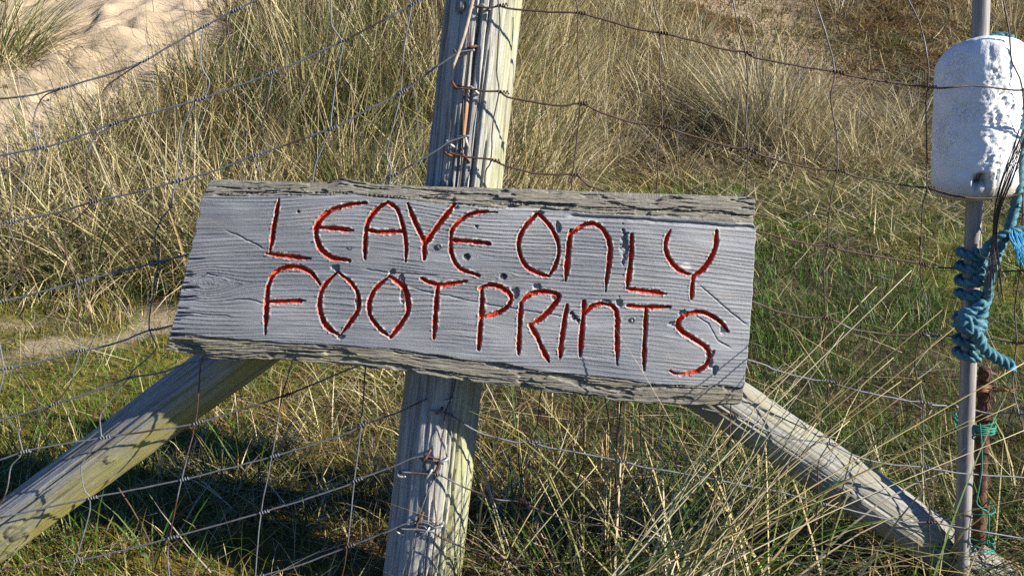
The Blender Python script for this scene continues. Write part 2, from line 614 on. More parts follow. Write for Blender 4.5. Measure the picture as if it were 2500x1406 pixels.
YP = 1.472
pt, pb = P(1182, 0, YP), P(1031, 1406, YP)
pd = (pt - pb) / np.linalg.norm(pt - pb)
PB, PT = pb - pd * 0.38, pt + pd * 0.16
LB = np.linalg.norm(PT - PB)
z_top, z_bot = LB - 0.16, 0.38
r_bot, r_top = 0.0725, 0.0595


def post_r(z):
    return r_bot + (r_top - r_bot) * (z / LB)


def post_surface(px, py):
    p = P(px, py, YP)
    z = (p - PB).dot(pd)
    c_ = PB + pd * z
    r = post_r(z)
    o = np.clip((p[0] - c_[0]) / r, -0.97, 0.97)
    y = YP - r * math.sqrt(1 - o * o)
    return P(px, py, y)


post = empty('fence_post', (PB[0], PB[1], float(ground_h(np.array(PB[0]), np.array(PB[1])))))
tag(post, 'leaning round grey timber fence post behind the carved sign', 'fence post')


def p_algae(ph, z):
    s = sst(0.05, 0.9, ph) * sst(2.6, 1.5, ph)
    low = sst(z_bot + 0.42, z_bot + 0.1, z)
    return np.clip(s * (0.55 + 0.4 * low), 0, 0.9)


log('post_shaft', PB, PT, r_bot, r_top, POSTW, post, nl=330, na=150, seed=3, cracks=64, crack_depth=0.008, algae=p_algae,
    knots=[(-0.03, z_bot + 0.245, 0.013), (-0.45, z_top - 0.295, 0.011), (-0.55, z_top - 0.02, 0.009), (0.05, z_bot + 0.03, 0.014)],
    rust=[(-0.12, z_top - 0.23, z_top - 0.15, 0.006), (-0.05, z_bot + 0.19, z_bot + 0.21, 0.004)])

YL0, YL1 = 1.475, 1.512
sl = empty('wooden_strut', tuple(P(-240, 1475, 1.52)))
tag(sl, 'diagonal round timber brace with yellow green algae, running from the sign to the lower left', 'fence strut', 'diagonal braces of the corner post')
log('strut_log', P(-330, 1541, 1.53), P(1040, 533, YL0), 0.0462, 0.0462, STRUTL, sl, nl=260, na=132, seed=8, cracks=34,
    algae=lambda ph, z: np.clip(sst(-0.55, 0.55, ph) * sst(2.6, 1.8, ph) * 0.95 + 0.25 * sst(0.55, 0.65, fbm(ph * 2, z * 4, 5)), 0, 0.95),
    knots=[(0.35, 0.42, 0.016), (0.2, 0.66, 0.008)], crack_depth=0.007)
sr = empty('wooden_strut', tuple(P(2330, 1356, 1.49)))
tag(sr, 'diagonal round pale grey timber brace, running from the sign into straw at the lower right', 'fence strut', 'diagonal braces of the corner post')
log('strut_log', P(2560, 1511, 1.49), P(1140, 549, YL0), 0.0462, 0.0462, STRUTR, sr, nl=260, na=150, seed=14, cracks=34,
    algae=lambda ph, z: np.clip(0.45 * sst(0.45, 0.65, fbm(ph * 2, z * 5, 5)), 0, 0.8), knots=[(-0.3, 0.5, 0.01)], crack_depth=0.0038)


# ------------------------------------------------------------------ sign board with carved letters
CA, CB, SCL = (380, 420), (1100, 420), 0.4126
LET = {  # strokes read in two enlarged views of the board
    'A': [('L', [[(728, 160), (700, 320), (672, 490)], [(652, 484), (780, 500), (915, 514)]]),
          ('E', [[(1245, 182), (1120, 200), (1010, 245), (955, 320), (950, 380), (975, 450), (1040, 505), (1145, 525)], [(955, 330), (1060, 335), (1165, 345)]]),
          ('A', [[(1238, 515), (1240, 420), (1255, 300), (1310, 220), (1375, 178)], [(1375, 178), (1430, 225), (1460, 310), (1480, 420), (1480, 530)], [(1250, 345), (1340, 355), (1465, 352)]]),
          ('V', [[(1490, 185), (1540, 310), (1585, 410), (1588, 515)], [(1770, 190), (1690, 290), (1640, 360), (1595, 430)]]),
          ('E', [[(2020, 238), (1900, 240), (1810, 280), (1755, 340), (1745, 420), (1755, 500), (1800, 570), (1910, 612)], [(1745, 405), (1860, 412), (1975, 425)]]),
          ('F', [[(970, 665), (920, 600), (850, 565), (770, 565), (700, 600), (665, 680), (655, 780), (650, 880), (648, 960)], [(660, 770), (780, 765), (885, 762)]]),
          ('O', [[(1075, 592), (1000, 670), (970, 760), (980, 850), (1020, 920), (1090, 968)], [(1075, 592), (1160, 660), (1200, 740), (1195, 820), (1150, 890), (1090, 968)]]),
          ('O', [[(1382, 618), (1300, 690), (1265, 770), (1270, 850), (1320, 920), (1388, 978)], [(1382, 618), (1460, 670), (1490, 740), (1490, 830), (1450, 900), (1388, 978)]]),
          ('T', [[(1570, 628), (1620, 652), (1700, 668), (1840, 645)], [(1668, 675), (1658, 800), (1645, 985)]])],
    'B': [('O', [[(515, 245), (450, 310), (405, 400), (410, 490), (450, 560), (520, 600), (580, 618)], [(515, 245), (580, 310), (630, 400), (640, 480), (615, 560), (580, 618)]]),
          ('N', [[(712, 345), (700, 430), (690, 540), (680, 645)], [(705, 375), (770, 325), (840, 305), (900, 340), (940, 420), (940, 520), (925, 620), (918, 705)]]),
          ('L', [[(1072, 370), (1065, 520), (1045, 690)], [(1040, 690), (1150, 705), (1275, 722)]]),
          ('Y', [[(1302, 345), (1275, 410), (1275, 470), (1310, 540), (1370, 590), (1440, 614)], [(1575, 350), (1568, 440), (1535, 520), (1490, 580), (1440, 614)], [(1440, 612), (1430, 680), (1425, 755)]]),
          ('P', [[(185, 690), (185, 800), (175, 930), (165, 1050)], [(170, 690), (240, 668), (310, 690), (360, 740), (330, 800), (260, 840), (190, 858)]]),
          ('R', [[(418, 775), (410, 880), (405, 980), (402, 1078)], [(412, 775), (460, 730), (530, 708), (638, 728), (600, 800), (540, 860), (470, 905)], [(470, 905), (510, 970), (545, 1050), (582, 1120)]]),
          ('I', [[(688, 790), (670, 900), (655, 1010), (648, 1095)]]),
          ('N', [[(790, 765), (785, 860), (772, 980), (765, 1092)], [(790, 850), (830, 800), (890, 780), (960, 795), (985, 850), (985, 950), (985, 1060), (985, 1142)]]),
          ('T', [[(1048, 792), (1150, 800), (1298, 800)], [(1158, 805), (1150, 950), (1145, 1080), (1145, 1172)]]),
          ('S', [[(1640, 942), (1610, 900), (1560, 860), (1490, 830), (1420, 835), (1360, 865), (1345, 910), (1380, 950), (1460, 1000), (1520, 1050), (1532, 1100), (1500, 1150), (1430, 1185), (1340, 1195), (1298, 1175)]])]}
letters = []
for key, org in (('A', CA), ('B', CB)):
    for ch, strokes in LET[key]:
        letters.append((ch, [[(org[0] + x * SCL, org[1] + y * SCL) for x, y in s] for s in strokes]))

NC, NR = 800, 310
topx = [395, 500, 620, 795, 830, 870, 900, 1180, 1400, 1560, 1610, 1640, 1700, 1855]
topy = [441, 444, 446, 447, 438, 444, 452, 461, 471, 484, 487, 478, 479, 489]
botx = [395, 440, 520, 600, 690, 870, 980, 1160, 1390, 1560, 1700, 1860]
boty = [852, 863, 879, 882, 881, 895, 908, 934, 965, 986, 990, 990]
lipx = [395, 620, 850, 1000, 1300, 1560, 1860]
lipy = [808, 829, 844, 857, 897, 932, 944]
tlx = [395, 500, 860, 1000, 1100, 1400, 1560, 1720, 1860]
tly = [481, 480, 478, 493, 501, 520, 528, 538, 552]
s_ = np.linspace(0, 1, NC)
t_ = np.linspace(0, 1, NR)          # 0 bottom .. 1 top
S, T_ = np.meshgrid(s_, t_, indexing='ij')
xl = 402 + (503 - 402) * t_ ** 0.95
xl = xl + 5 * (fbm(t_ * 30, 0 * t_, 2, 3) - 0.5) * 2 + 3.5 * (vn(t_ * 90, 0 * t_ + 3, 1) - 0.5)
xr = np.interp(t_, [0, 0.08, 0.5, 0.86, 0.88, 1], [1812, 1816, 1836, 1846, 1842, 1850])
xr = xr + 2.2 * (fbm(t_ * 26, 0 * t_ + 5, 3, 3) - 0.5) * 2
PX = xl[None] + (xr - xl)[None] * S
py_t = np.interp(PX, topx, topy) + 4.5 * (fbm(PX / 30, 0 * PX, 4, 4) - 0.5) * 2
py_b = np.interp(PX, botx, boty) + 5.0 * (fbm(PX / 40, 0 * PX + 9, 5, 4) - 0.5) * 2
PY = py_b + (py_t - py_b) * T_
mm_px = 1.335 / F / 1.0             # metres per photo pixel on the board
# grain field: lines run along the board, deflected around knots
g0 = PY - (PX - 1100) * 0.055
kn_px = [(1139, 627, 9, 1.0), (1228, 675, 9, 1.0), (1401, 775, 8, 0.9), (505, 690, 20, 0.12)]
gw = g0 + 34 * (fbm(PX / 520, PY / 230, 1, 2) - 0.5) * 2
kd = np.zeros_like(PX)
for kx, ky, kr, dk in kn_px:
    q = np.hypot((PX - kx) / (kr * 3.2), (PY - ky) / (kr * 2.0))
    gw = gw + np.tanh((PY - ky) / 4) * -kr * 1.5 * np.exp(-q ** 2)
    qq = np.hypot(PX - kx, PY - ky) + 3 * (vn(PX / 5, PY / 5, 2) - 0.5)
    kd = np.maximum(kd, dk * sst(kr * 1.05, kr * 0.7, qq) * (0.75 + 0.25 * np.sin(qq * 2.2)))
for kx, ky, kr in ((728, 517, 4), (1163, 553, 4), (1395, 765, 5), (1412, 783, 5), (1545, 780, 3)):
    kd = np.maximum(kd, 0.9 * sst(kr * 1.2, kr * 0.6, np.hypot(PX - kx, PY - ky) + 2 * (vn(PX / 3, PY / 3, 2) - 0.5)))
ph = gw / 10.0 + 2.6 * fbm(gw / 55, PX / 900, 6, 2) + 0.25 * (fbm(PX / 45, gw / 9, 2, 2) - 0.5)
saw = ph - np.floor(ph)
late = sst(0.55, 0.85, saw) * sst(1.0, 0.92, saw)
fadeg = sst(0.30, 0.62, fbm(PX / 150, PY / 55, 5, 3))
depth = np.zeros_like(PX)           # metres, positive towards the camera
depth += 0.00062 * (late - 0.4) * (0.25 + 1.1 * fadeg)
depth += 0.00045 * (fbm(PX / 60, gw / 5, 3, 4) - 0.5) * 2 + 0.002 * (fbm(PX / 200, PY / 90, 2, 2) - 0.5) * 2
# rough weathered strips along the lower and the upper edge
lip = np.interp(PX, lipx, lipy) + 5 * (fbm(PX / 90, 0 * PX + 4, 2, 3) - 0.5) * 2
tl = np.interp(PX, tlx, tly) + 4 * (fbm(PX / 70, 0 * PX + 8, 6, 3) - 0.5) * 2
bl = np.clip((PY - lip) / np.maximum(py_b - lip, 1), 0, 1)
tp = np.clip((tl - PY) / np.maximum(tl - py_t, 1), 0, 1)
inb = sst(0.0, 0.05, bl)
intp = sst(0.0, 0.08, tp)
def torn(PXs, v, sd):
    # irregular torn fibres: stretched ridges at three scales plus a few dark open splits
    w = v + 0.10 * (fbm(PXs / 210, v * 2, sd, 3) - 0.5) * 2
    h = 0.9 * (fbm(PXs / 150, w * 7, sd + 1, 3) - 0.5) * 2 + 0.6 * (fbm(PXs / 60, w * 18, sd + 2, 3) - 0.5) * 2
    sp = np.abs(fbm(PXs / 260, w * 5.5, sd + 3, 3) - 0.5)
    op = sst(0.045, 0.008, sp) * sst(0.38, 0.52, fbm(PXs / 120, w * 3, sd + 4, 2))
    chip = sst(0.56, 0.60, fbm(PXs / 75, w * 4.0, sd + 5, 3))
    return h, op, chip


h_, op, chip = torn(PX, bl, 1)
depth += inb * (-0.0015 - 0.0035 * bl ** 2.2 + 0.0022 * h_ - 0.0085 * op - 0.0034 * chip)
h2, op2, chip2 = torn(PX + 700, tp, 3)
depth += intp * (-0.0015 - 0.012 * tp ** 1.4 + 0.0022 * h2 - 0.0060 * op2 - 0.0040 * chip2)
# long splits, and short cracks running in from the left end
for cx0, cx1, pts in ((1380, 1846, [(1380, 528), (1560, 537), (1720, 548), (1846, 556)]), (520, 600, [(470, 690), (505, 668), (540, 676)]),
                      (540, 700, [(540, 735), (600, 730), (660, 745)]), (1700, 1815, [(1690, 765), (1730, 790), (1752, 830), (1790, 850)]), (1760, 1830, [(1700, 690), (1760, 740), (1830, 800)]), (520, 640, [(545, 560), (600, 585), (650, 612)]), (900, 1100, [(880, 655), (960, 668), (1075, 672)]), (1000, 1390, [(1000, 702), (1180, 742), (1390, 775)]), (430, 560, [(425, 760), (500, 768), (570, 772)])):
    pts = np.array(pts, float)
    yy = np.interp(PX, pts[:, 0], pts[:, 1]) + 3 * (fbm(PX / 25, 0 * PX, 3, 3) - 0.5) * 2
    env = sst(pts[0, 0], pts[0, 0] + 25, PX) * sst(pts[-1, 0] + 1, pts[-1, 0] - 18, PX)
    w = 1.5 if cx0 != 1380 else 3.6
    depth -= (0.0025 if cx0 != 1380 else 0.006) * env * np.exp(-((PY - yy) / w) ** 2)
for k in range(26):
    ty = rng.uniform(0.08, 0.55)
    l_ = rng.uniform(12, 52)
    yy = np.interp(0, [0], [0]) + (855 - 400 * ty) - 0.04 * (PX - 400)
    depth -= 0.006 * np.exp(-((PY - yy) / 1.9) ** 2) * sst(l_, l_ * 0.3, PX - (xl[None] + 0 * PX))
depth -= 0.0045 * kd
# carving
lid = np.full(PX.shape, -1, int)
best = np.full(PX.shape, 1e9)
edge = 1.9 * (fbm(PX / 6, PY / 6, 6, 3) - 0.5) * 2
carve = np.zeros_like(PX)
for k, (ch, strokes) in enumerate(letters):
    for st in strokes:
        sp = smooth_path(np.array(st), 5)
        n = len(sp)
        x0, x1 = sp[:, 0].min() - 16, sp[:, 0].max() + 16
        y0, y1 = sp[:, 1].min() - 16, sp[:, 1].max() + 16
        ii = np.where((PX > x0) & (PX < x1) & (PY > y0) & (PY < y1))
        X, Y = PX[ii], PY[ii]
        bd = np.full(X.shape, 1e9)
        hw0 = 6.0 + rng.uniform(-0.8, 0.8)
        ta, tb = rng.uniform(0.35, 0.8, 2)
        for a_ in range(n - 1):
            A_, B_ = sp[a_], sp[a_ + 1]
            d_ = B_ - A_
            u = np.clip(((X - A_[0]) * d_[0] + (Y - A_[1]) * d_[1]) / (d_.dot(d_) + 1e-9), 0, 1)
            dist = np.hypot(X - A_[0] - u * d_[0], Y - A_[1] - u * d_[1])
            f_ = (a_ + u) / (n - 1)
            hw = hw0 * (1 - (1 - ta) * sst(0.16, 0, f_) - (1 - tb) * sst(0.84, 1, f_)) * (0.82 + 0.36 * vn(f_ * 7 + k * 3.1, f_ * 0 + k, 3))
            bd = np.minimum(bd, dist / hw)
        bd = bd + edge[ii] / 6
        up = bd < best[ii]
        tmp = best[ii]
        tmp[up] = bd[up]
        best[ii] = tmp
        tl_ = lid[ii]
        tl_[up] = k
        lid[ii] = tl_
inside = best < 1
prof = np.clip(1 - best, 0, 1)
flutter = 0.6 + 0.8 * fbm(PX / 18, PY / 18, 4, 3)
depth = np.where(inside, depth * 0.4 - 0.0088 * np.minimum(prof * 1.25, 1) ** 0.85 * flutter, depth)
rimn = fbm(PX / 7, PY / 7, 1, 3)
rim = np.where(~inside, sst(2.1, 1.02, best + 0.5 * (rimn - 0.4)) * sst(0.49, 0.66, rimn + 0.12 * (vn(PX / 40, PY / 40, 3) - 0.3)), 0)
rim_l = np.where(~inside, sst(1.22, 1.0, best) * sst(0.35, 0.6, rimn), 0)
depth += 0.0012 * rim * (0.4 + vn(PX / 4, PY / 4, 5))
# torn chips beside the strokes
for cx, cy, cw, ch_ in ((1733, 870, 9, 24), (1745, 905, 7, 14), (985, 715, 8, 24), (872, 730, 5, 18), (978, 680, 9, 10), (1362, 560, 5, 14), (1358, 725, 10, 8), (1258, 715, 8, 12),
                        (1512, 740, 6, 14), (1670, 765, 12, 8), (1478, 737, 10, 6), (1768, 800, 9, 12), (1110, 505, 8, 8), (1312, 520, 11, 6), (1525, 600, 9, 40), (958, 665, 8, 8), (820, 655, 9, 8), (836, 822, 10, 5), (1310, 700, 10, 7), (1642, 790, 14, 6)):
    q = np.hypot((PX - cx) / cw, (PY - cy) / ch_) + 0.7 * (fbm(PX / 8, PY / 8, 7, 2) - 0.5) * 2
    e = np.where(inside, 0, sst(1.1, 0.85, q))
    depth -= 0.0052 * e * (0.6 + 0.7 * fbm(PX / 6, PY / 10, 3, 2))
    rim_l = np.maximum(rim_l, 0.25 * e)
pale = np.clip(np.maximum(rim * 0.95, 0.45 * rim_l), 0, 1)
pale = np.maximum(pale, 0.8 * sst(1.1, 0.6, np.hypot((PX - 1674) / 15, (PY - 652) / 11) + 0.5 * (fbm(PX / 8, PY / 8, 2, 2) - 0.5)) * (~inside))

BY = lambda x: 1.333 + 0.10 * x * x + 0.010 * (x < 0) * x * x
X0 = (PX - 1250) / F * 1.34
W3 = Pv(PX, PY, BY(X0))
W3[..., 1] -= depth
TH = 0.047
# wrap rows and columns round to the back
K = 5
W = np.pad(W3, ((K, K), (K, K), (0, 0)), mode='edge')
pad = lambda v: np.pad(v, ((K, K), (K, K)), mode='edge')
ii, jj = np.meshgrid(np.arange(NC + 2 * K), np.arange(NR + 2 * K), indexing='ij')
ei = np.maximum(np.maximum(K - ii, ii - (NC + K - 1)), 0) / K
ej = np.maximum(np.maximum(K - jj, jj - (NR + K - 1)), 0) / K
e = np.maximum(ei, ej)
W[..., 1] += e * (TH - 0.012)
W[..., 2] += np.where(jj < K, 1, -1) * (ej > 0) * e * 0.010 + 0.0025 * (ej > 0) * (fbm(ii / 22, e * 3, 2, 3) - 0.5) * 2
W[..., 0] += np.where(ii < K, 1, -1) * (ei > 0) * e * 0.004 + 0.002 * (ei > 0) * (fbm(jj / 9, e * 3, 2, 3) - 0.5) * 2
n1, n2 = W.shape[:2]
lid_p = np.where(pad(inside.astype(int)) > 0, pad(lid), -1)
lid_p[e > 0] = -1
i, j = np.meshgrid(np.arange(n1 - 1), np.arange(n2 - 1), indexing='ij')
a = i * n2 + j
quads = np.stack([a, a + n2, a + n2 + 1, a + 1], -1).reshape(-1, 4)
lv = lid_p.ravel()
ql = lv[quads]
fid = np.where((ql >= 0).sum(1) >= 3, ql.max(1), -1)
Wf = W.reshape(-1, 3)
L3a = np.stack([pad(PX) * mm_px, -pad(PY) * mm_px, -e * TH], -1).reshape(-1, 3)
# keep the grain straight even though the board tilts
L3a[:, 1] = -(pad(gw).ravel()) * mm_px
rough = pad(np.maximum(inb, intp))
rough = np.maximum(rough, (e > 0) * 1.0)
att = {'loc3': L3a, 'grain': pad(late * (0.35 + 0.65 * fadeg)).ravel(), 'lichen': pad(np.maximum(inb * (0.55 + 0.45 * sst(1500, 500, PX)), 0.35 * intp)).ravel(),
       'pale': pad(pale).ravel(), 'knot': pad(kd).ravel(), 'rough': rough.ravel()}


def sub(faces):
    u, inv = np.unique(faces.ravel(), return_inverse=True)
    return u, inv.reshape(faces.shape)


bc = P(1120, 720, 1.37)
sign = empty('sign_board', (bc[0], 1.36, float(P(1120, 960, 1.36)[2])))
tag(sign, 'weathered grey plank sign carved with red letters reading LEAVE ONLY FOOTPRINTS', 'sign')
u, f = sub(quads[fid < 0])
c4 = [(K, K), (n1 - K - 1, K), (n1 - K - 1, n2 - K - 1), (K, n2 - K - 1)]
plank = obj('plank', Wf[u], [f], BOARD, sign, attrs={k: v[u] for k, v in att.items()})
bk = np.array([W3[0, 0], W3[-1, 0], W3[-1, -1], W3[0, -1]])
bk[:, 1] = [BY(v) + TH - 0.004 for v in bk[:, 0]]
bk = np.vstack([bk, bk.mean(0)])
bk[4, 1] = BY(0) + TH - 0.004
obj('plank_back', bk, [np.array([[0, 1, 4], [1, 2, 4], [2, 3, 4], [3, 0, 4]])], STRUTR, sign, smooth=False,
    attrs={'loc3': bk, 'algae': np.zeros(5), 'knot': np.zeros(5), 'rust': np.zeros(5)})
for k, (ch, _s) in enumerate(letters):
    fk = quads[fid == k]
    if len(fk):
        u, f = sub(fk)
        o = obj('carved_letter', Wf[u], [f], RED, sign, attrs={'loc3': L3a[u]})
        o['label'] = 'carved letter %s painted red' % ch


def board_pt(px, py, out=0.0):
    x = (px - 1250) / F * 1.34
    return P(px, py, BY(x) - out)


for (sx, sy, an) in ((855, 604, 0.3), (1073, 602, 0.7), (1545, 781, 0.1)):
    c_ = board_pt(sx, sy, 0.0002)
    rs = [(0.0046, 0.0), (0.0044, -0.0007), (0.0036, -0.0010), (0.0014, -0.0007), (0.0, 0.0006)]
    V = []
    for r_, d_ in rs:
        for k in range(16):
            w = 2 * math.pi * k / 16
            cr = 0.0009 if (r_ == 0.0014 and k % 4 == 0) else 0.0
            V.append(c_ + np.array([math.cos(w + an) * r_ * (1.7 if cr else 1), d_ + cr * 1.5, math.sin(w + an) * r_ * (1.7 if cr else 1)]))
    q = [(a_ * 16 + b_, a_ * 16 + (b_ + 1) % 16, (a_ + 1) * 16 + (b_ + 1) % 16, (a_ + 1) * 16 + b_) for a_ in range(4) for b_ in range(16)]
    obj('screw', np.array(V), [np.array(q)], SCREW, sign)


# ------------------------------------------------------------------ wire fences
def xdepth_left(px):
    return 1.398 + 0.035 * max(0.0, (1100 - px)) / 1100


def xdepth_right(px):
    return 1.398 + 0.004 * (px - 1200) / 1300


WL = {  # line wires left of the post
    1: [(700, -30), (628, 0), (571, 27), (497, 66), (420, 110), (348, 151), (279, 178), (151, 215), (67, 234), (-60, 250)],
    2: [(1150, -55), (1060, -12), (1005, 13), (837, 101), (665, 178), (484, 244), (287, 299), (235, 318), (155, 347), (89, 363), (-60, 390)],
    3: [(1159, 124), (1116, 131), (1065, 165), (998, 215), (978, 228), (897, 269), (810, 314), (622, 380), (521, 418), (432, 443), (331, 470), (231, 492), (134, 520), (23, 542), (-60, 560)],
    4: [(1146, 331), (1099, 346), (1052, 376), (958, 430), (927, 447), (760, 530), (600, 585), (455, 622), (391, 639), (301, 660), (190, 689), (-60, 752)],
    5: [(1110, 540), (900, 640), (600, 745), (400, 799), (364, 806), (294, 834), (241, 848), (194, 856), (147, 871), (43, 894), (-60, 912)],
    6: [(1090, 700), (900, 745), (600, 850), (458, 887), (388, 910), (315, 922), (252, 945), (128, 988), (-60, 1040)],
    7: [(1080, 820), (960, 862), (839, 907), (695, 965), (478, 1033), (360, 1052), (252, 1068), (140, 1086), (54, 1103), (-60, 1140)],
    8: [(1044, 972), (968, 1008), (884, 1037), (839, 1060), (664, 1114), (443, 1171), (223, 1215), (-60, 1275)],
    9: [(1075, 1122), (1024, 1114), (946, 1143), (865, 1174), (830, 1190), (641, 1250), (417, 1312), (272, 1349), (183, 1367), (-60, 1397)],
    10: [(1060, 1284), (1012, 1272), (931, 1303), (849, 1334), (738, 1376), (600, 1416)]}
VL = [  # stay wires left
    [(998, -40), (1000, 0), (1005, 13), (995, 67), (985, 134), (978, 227), (964, 289), (948, 353), (946, 386), (954, 432), (930, 640), (905, 780), (892, 899), (882, 1037), (865, 1174), (847, 1336), (832, 1430)],
    [(808, -40), (808, 0), (810, 60), (835, 102), (830, 151), (810, 269), (807, 315), (786, 363), (763, 440), (745, 640), (725, 790), (712, 887), (689, 966), (664, 1114), (637, 1250), (622, 1430)],
    [(571, 27), (559, 50), (559, 87), (578, 121), (625, 165), (660, 181), (663, 190), (645, 292), (620, 380), (633, 440), (600, 600), (530, 780), (492, 880), (485, 957), (476, 1033), (443, 1171), (414, 1312), (410, 1365), (416, 1430)],
    [(496, 66), (489, 134), (496, 171), (512, 202), (501, 235), (484, 244), (472, 252), (444, 326), (437, 386), (429, 444), (423, 470), (419, 503), (391, 540), (378, 580), (387, 640), (378, 687), (366, 771), (366, 806), (381, 848), (364, 871), (324, 905), (314, 922), (272, 973), (245, 1015), (247, 1060), (249, 1068), (210, 1116), (198, 1143), (206, 1194), (219, 1215), (217, 1256), (202, 1310), (184, 1366), (160, 1430)],
    [(348, 151), (292, 188), (255, 218), (254, 242), (265, 286), (280, 300), (232, 336), (215, 376), (212, 437), (223, 494), (167, 554), (159, 594), (167, 644), (189, 690), (191, 771), (194, 856), (182, 898), (172, 938), (128, 988), (50, 1042), (54, 1103), (27, 1140), (16, 1198), (-20, 1268)],
    [(151, 215), (101, 242), (82, 302), (91, 363), (71, 410), (37, 467), (22, 542), (30, 577), (53, 637), (50, 671), (0, 735), (-40, 780)],
    [(-10, 800), (0, 844), (10, 900), (3, 938), (-20, 1040)]]
WR = {
    1: [(1153, 13), (1193, 20), (1220, 15), (1243, 21), (1327, 29), (1411, 33), (1468, 47), (1552, 71), (1613, 81), (1670, 94), (1771, 121), (1820, 129), (1845, 141), (1946, 161), (2040, 176), (2080, 186), (2214, 207), (2266, 212), (2308, 215), (2382, 210), (2466, 220), (2560, 222)],
    2: [(1109, 215), (1153, 218), (1186, 223), (1220, 225), (1243, 239), (1317, 252), (1374, 259), (1418, 254), (1468, 276), (1542, 299), (1618, 309), (1670, 326), (1778, 358), (1825, 363), (1855, 378), (1929, 400), (1996, 413), (2046, 417), (2097, 433), (2218, 454), (2263, 459), (2340, 480), (2440, 484), (2560, 465)],
    3: [(1092, 373), (1132, 383), (1166, 386), (1200, 391), (1233, 405), (1300, 422), (1368, 427), (1405, 428), (1442, 455), (1533, 482), (1595, 488), (1720, 530), (1845, 564), (1934, 587), (1987, 598), (2022, 600), (2057, 612), (2134, 624), (2246, 644), (2278, 652), (2341, 656), (2435, 663), (2560, 661)],
    4: [(1110, 520), (1300, 570), (1600, 665), (1830, 734), (1900, 761), (1967, 774), (2014, 776), (2047, 787), (2084, 804), (2151, 814), (2201, 818), (2250, 814), (2272, 819), (2341, 821), (2413, 827), (2481, 836), (2560, 842)],
    5: [(1100, 680), (1400, 770), (1820, 876), (1893, 903), (1978, 926), (2021, 930), (2068, 947), (2204, 976), (2251, 981), (2281, 988), (2341, 994), (2417, 1008), (2487, 1008), (2560, 1030)],
    6: [(1090, 850), (1400, 930), (1784, 1013), (1854, 1043), (1932, 1070), (2023, 1083), (2087, 1112), (2165, 1132), (2254, 1140), (2320, 1151), (2398, 1159), (2560, 1170)],
    7: [(1050, 1000), (1094, 1011), (1168, 1054), (1257, 1079), (1294, 1078), (1335, 1091), (1412, 1105), (1529, 1128), (1568, 1140), (1657, 1153), (1749, 1171), (1909, 1202), (1998, 1226), (2072, 1244), (2196, 1272), (2268, 1274), (2340, 1287), (2560, 1322)],
    8: [(978, 1151), (1047, 1157), (1071, 1159), (1141, 1192), (1218, 1219), (1273, 1225), (1335, 1252), (1412, 1275), (1529, 1289), (1548, 1301), (1657, 1322), (1740, 1340), (1860, 1360), (1980, 1384), (2100, 1420)],
    9: [(974, 1291), (1044, 1295), (1079, 1312), (1164, 1349), (1242, 1367), (1265, 1378), (1374, 1404), (1450, 1425)]}
VR = [
    [(1212, -40), (1216, 0), (1220, 50), (1213, 168), (1218, 225), (1203, 302), (1199, 391), (1186, 420), (1180, 480), (1140, 760), (1110, 940), (1087, 1006), (1085, 1044), (1080, 1062), (1074, 1118), (1064, 1159), (1060, 1224), (1064, 1271), (1057, 1350), (1053, 1430)],
    [(1404, -40), (1406, 0), (1411, 33), (1410, 118), (1416, 254), (1403, 386), (1394, 467), (1360, 760), (1321, 953), (1312, 1031), (1294, 1079), (1273, 1224), (1257, 1287), (1242, 1367), (1230, 1430)],
    [(1586, -40), (1594, 0), (1611, 78), (1611, 168), (1617, 308), (1606, 370), (1603, 467), (1575, 720), (1515, 1000), (1506, 1210), (1529, 1289), (1548, 1430)],
    [(1776, -40), (1788, 0), (1804, 74), (1820, 129), (1825, 235), (1820, 302), (1826, 363), (1820, 467), (1800, 760), (1783, 1013), (1782, 1124), (1749, 1171), (1738, 1287), (1730, 1430)],
    [(1972, -40), (1988, 0), (2016, 84), (2038, 175), (2028, 242), (2043, 336), (2044, 416), (2031, 470), (2022, 537), (2022, 600), (2011, 654), (2015, 776), (2011, 854), (2021, 930), (2023, 996), (2029, 1042), (2023, 1083), (1998, 1132), (1998, 1226), (1986, 1299), (1972, 1430)],
    [(2200, -40), (2218, 0), (2248, 67), (2265, 151), (2266, 212), (2260, 252), (2263, 370), (2263, 459), (2253, 500), (2247, 594), (2247, 644), (2250, 688), (2266, 750), (2259, 788), (2248, 814), (2234, 891), (2251, 981), (2254, 1046), (2254, 1140), (2268, 1225), (2268, 1274), (2270, 1349), (2268, 1430)],
    [(2436, -40), (2448, 0), (2463, 74), (2470, 148), (2497, 221), (2500, 400), (2494, 578), (2491, 662), (2478, 750), (2482, 836), (2472, 938), (2487, 1008), (2500, 1060), (2510, 1165)]]

# the netting goes on past both edges of the photograph
for h in WR.values():
    if h[-1][0] > 2500:
        h += [(2770, h[-1][1] + 22), (3000, h[-1][1] + 50)]
for h in WL.values():
    if h[-1][0] <= -60:
        h += [(-250, h[-1][1] + 34), (-450, h[-1][1] + 62)]
for k in (215, 430):
    VR.append([(x + k, y + 0.08 * k) for x, y in VR[6]])
for k in (-940, -1150):
    VL.append([(x + k, y) for x, y in VL[1]])


def cane_shift(px, py):
    """wires bulge in front of the float and weave behind or before the cane"""
    if px > 2240:
        k = float(sst(2240, 2310, px))
        if py < 250:
            return -0.068 * k
        if 430 < py < 500:
            return -0.030 * k
        if 600 < py < 1030:
            return 0.052 * float(sst(2270, 2330, px)) * float(sst(2560, 2440, px))
    return 0.0


def in_board(px, py):
    return 470 < px < 1835 and np.interp(px, topx, topy) + 12 < py < np.interp(px, botx, boty) - 12


def wire3(pts, dep, shift):
    return np.array([P(x, y, dep(x) + (cane_shift(x, y) if shift else 0)) for x, y in pts])


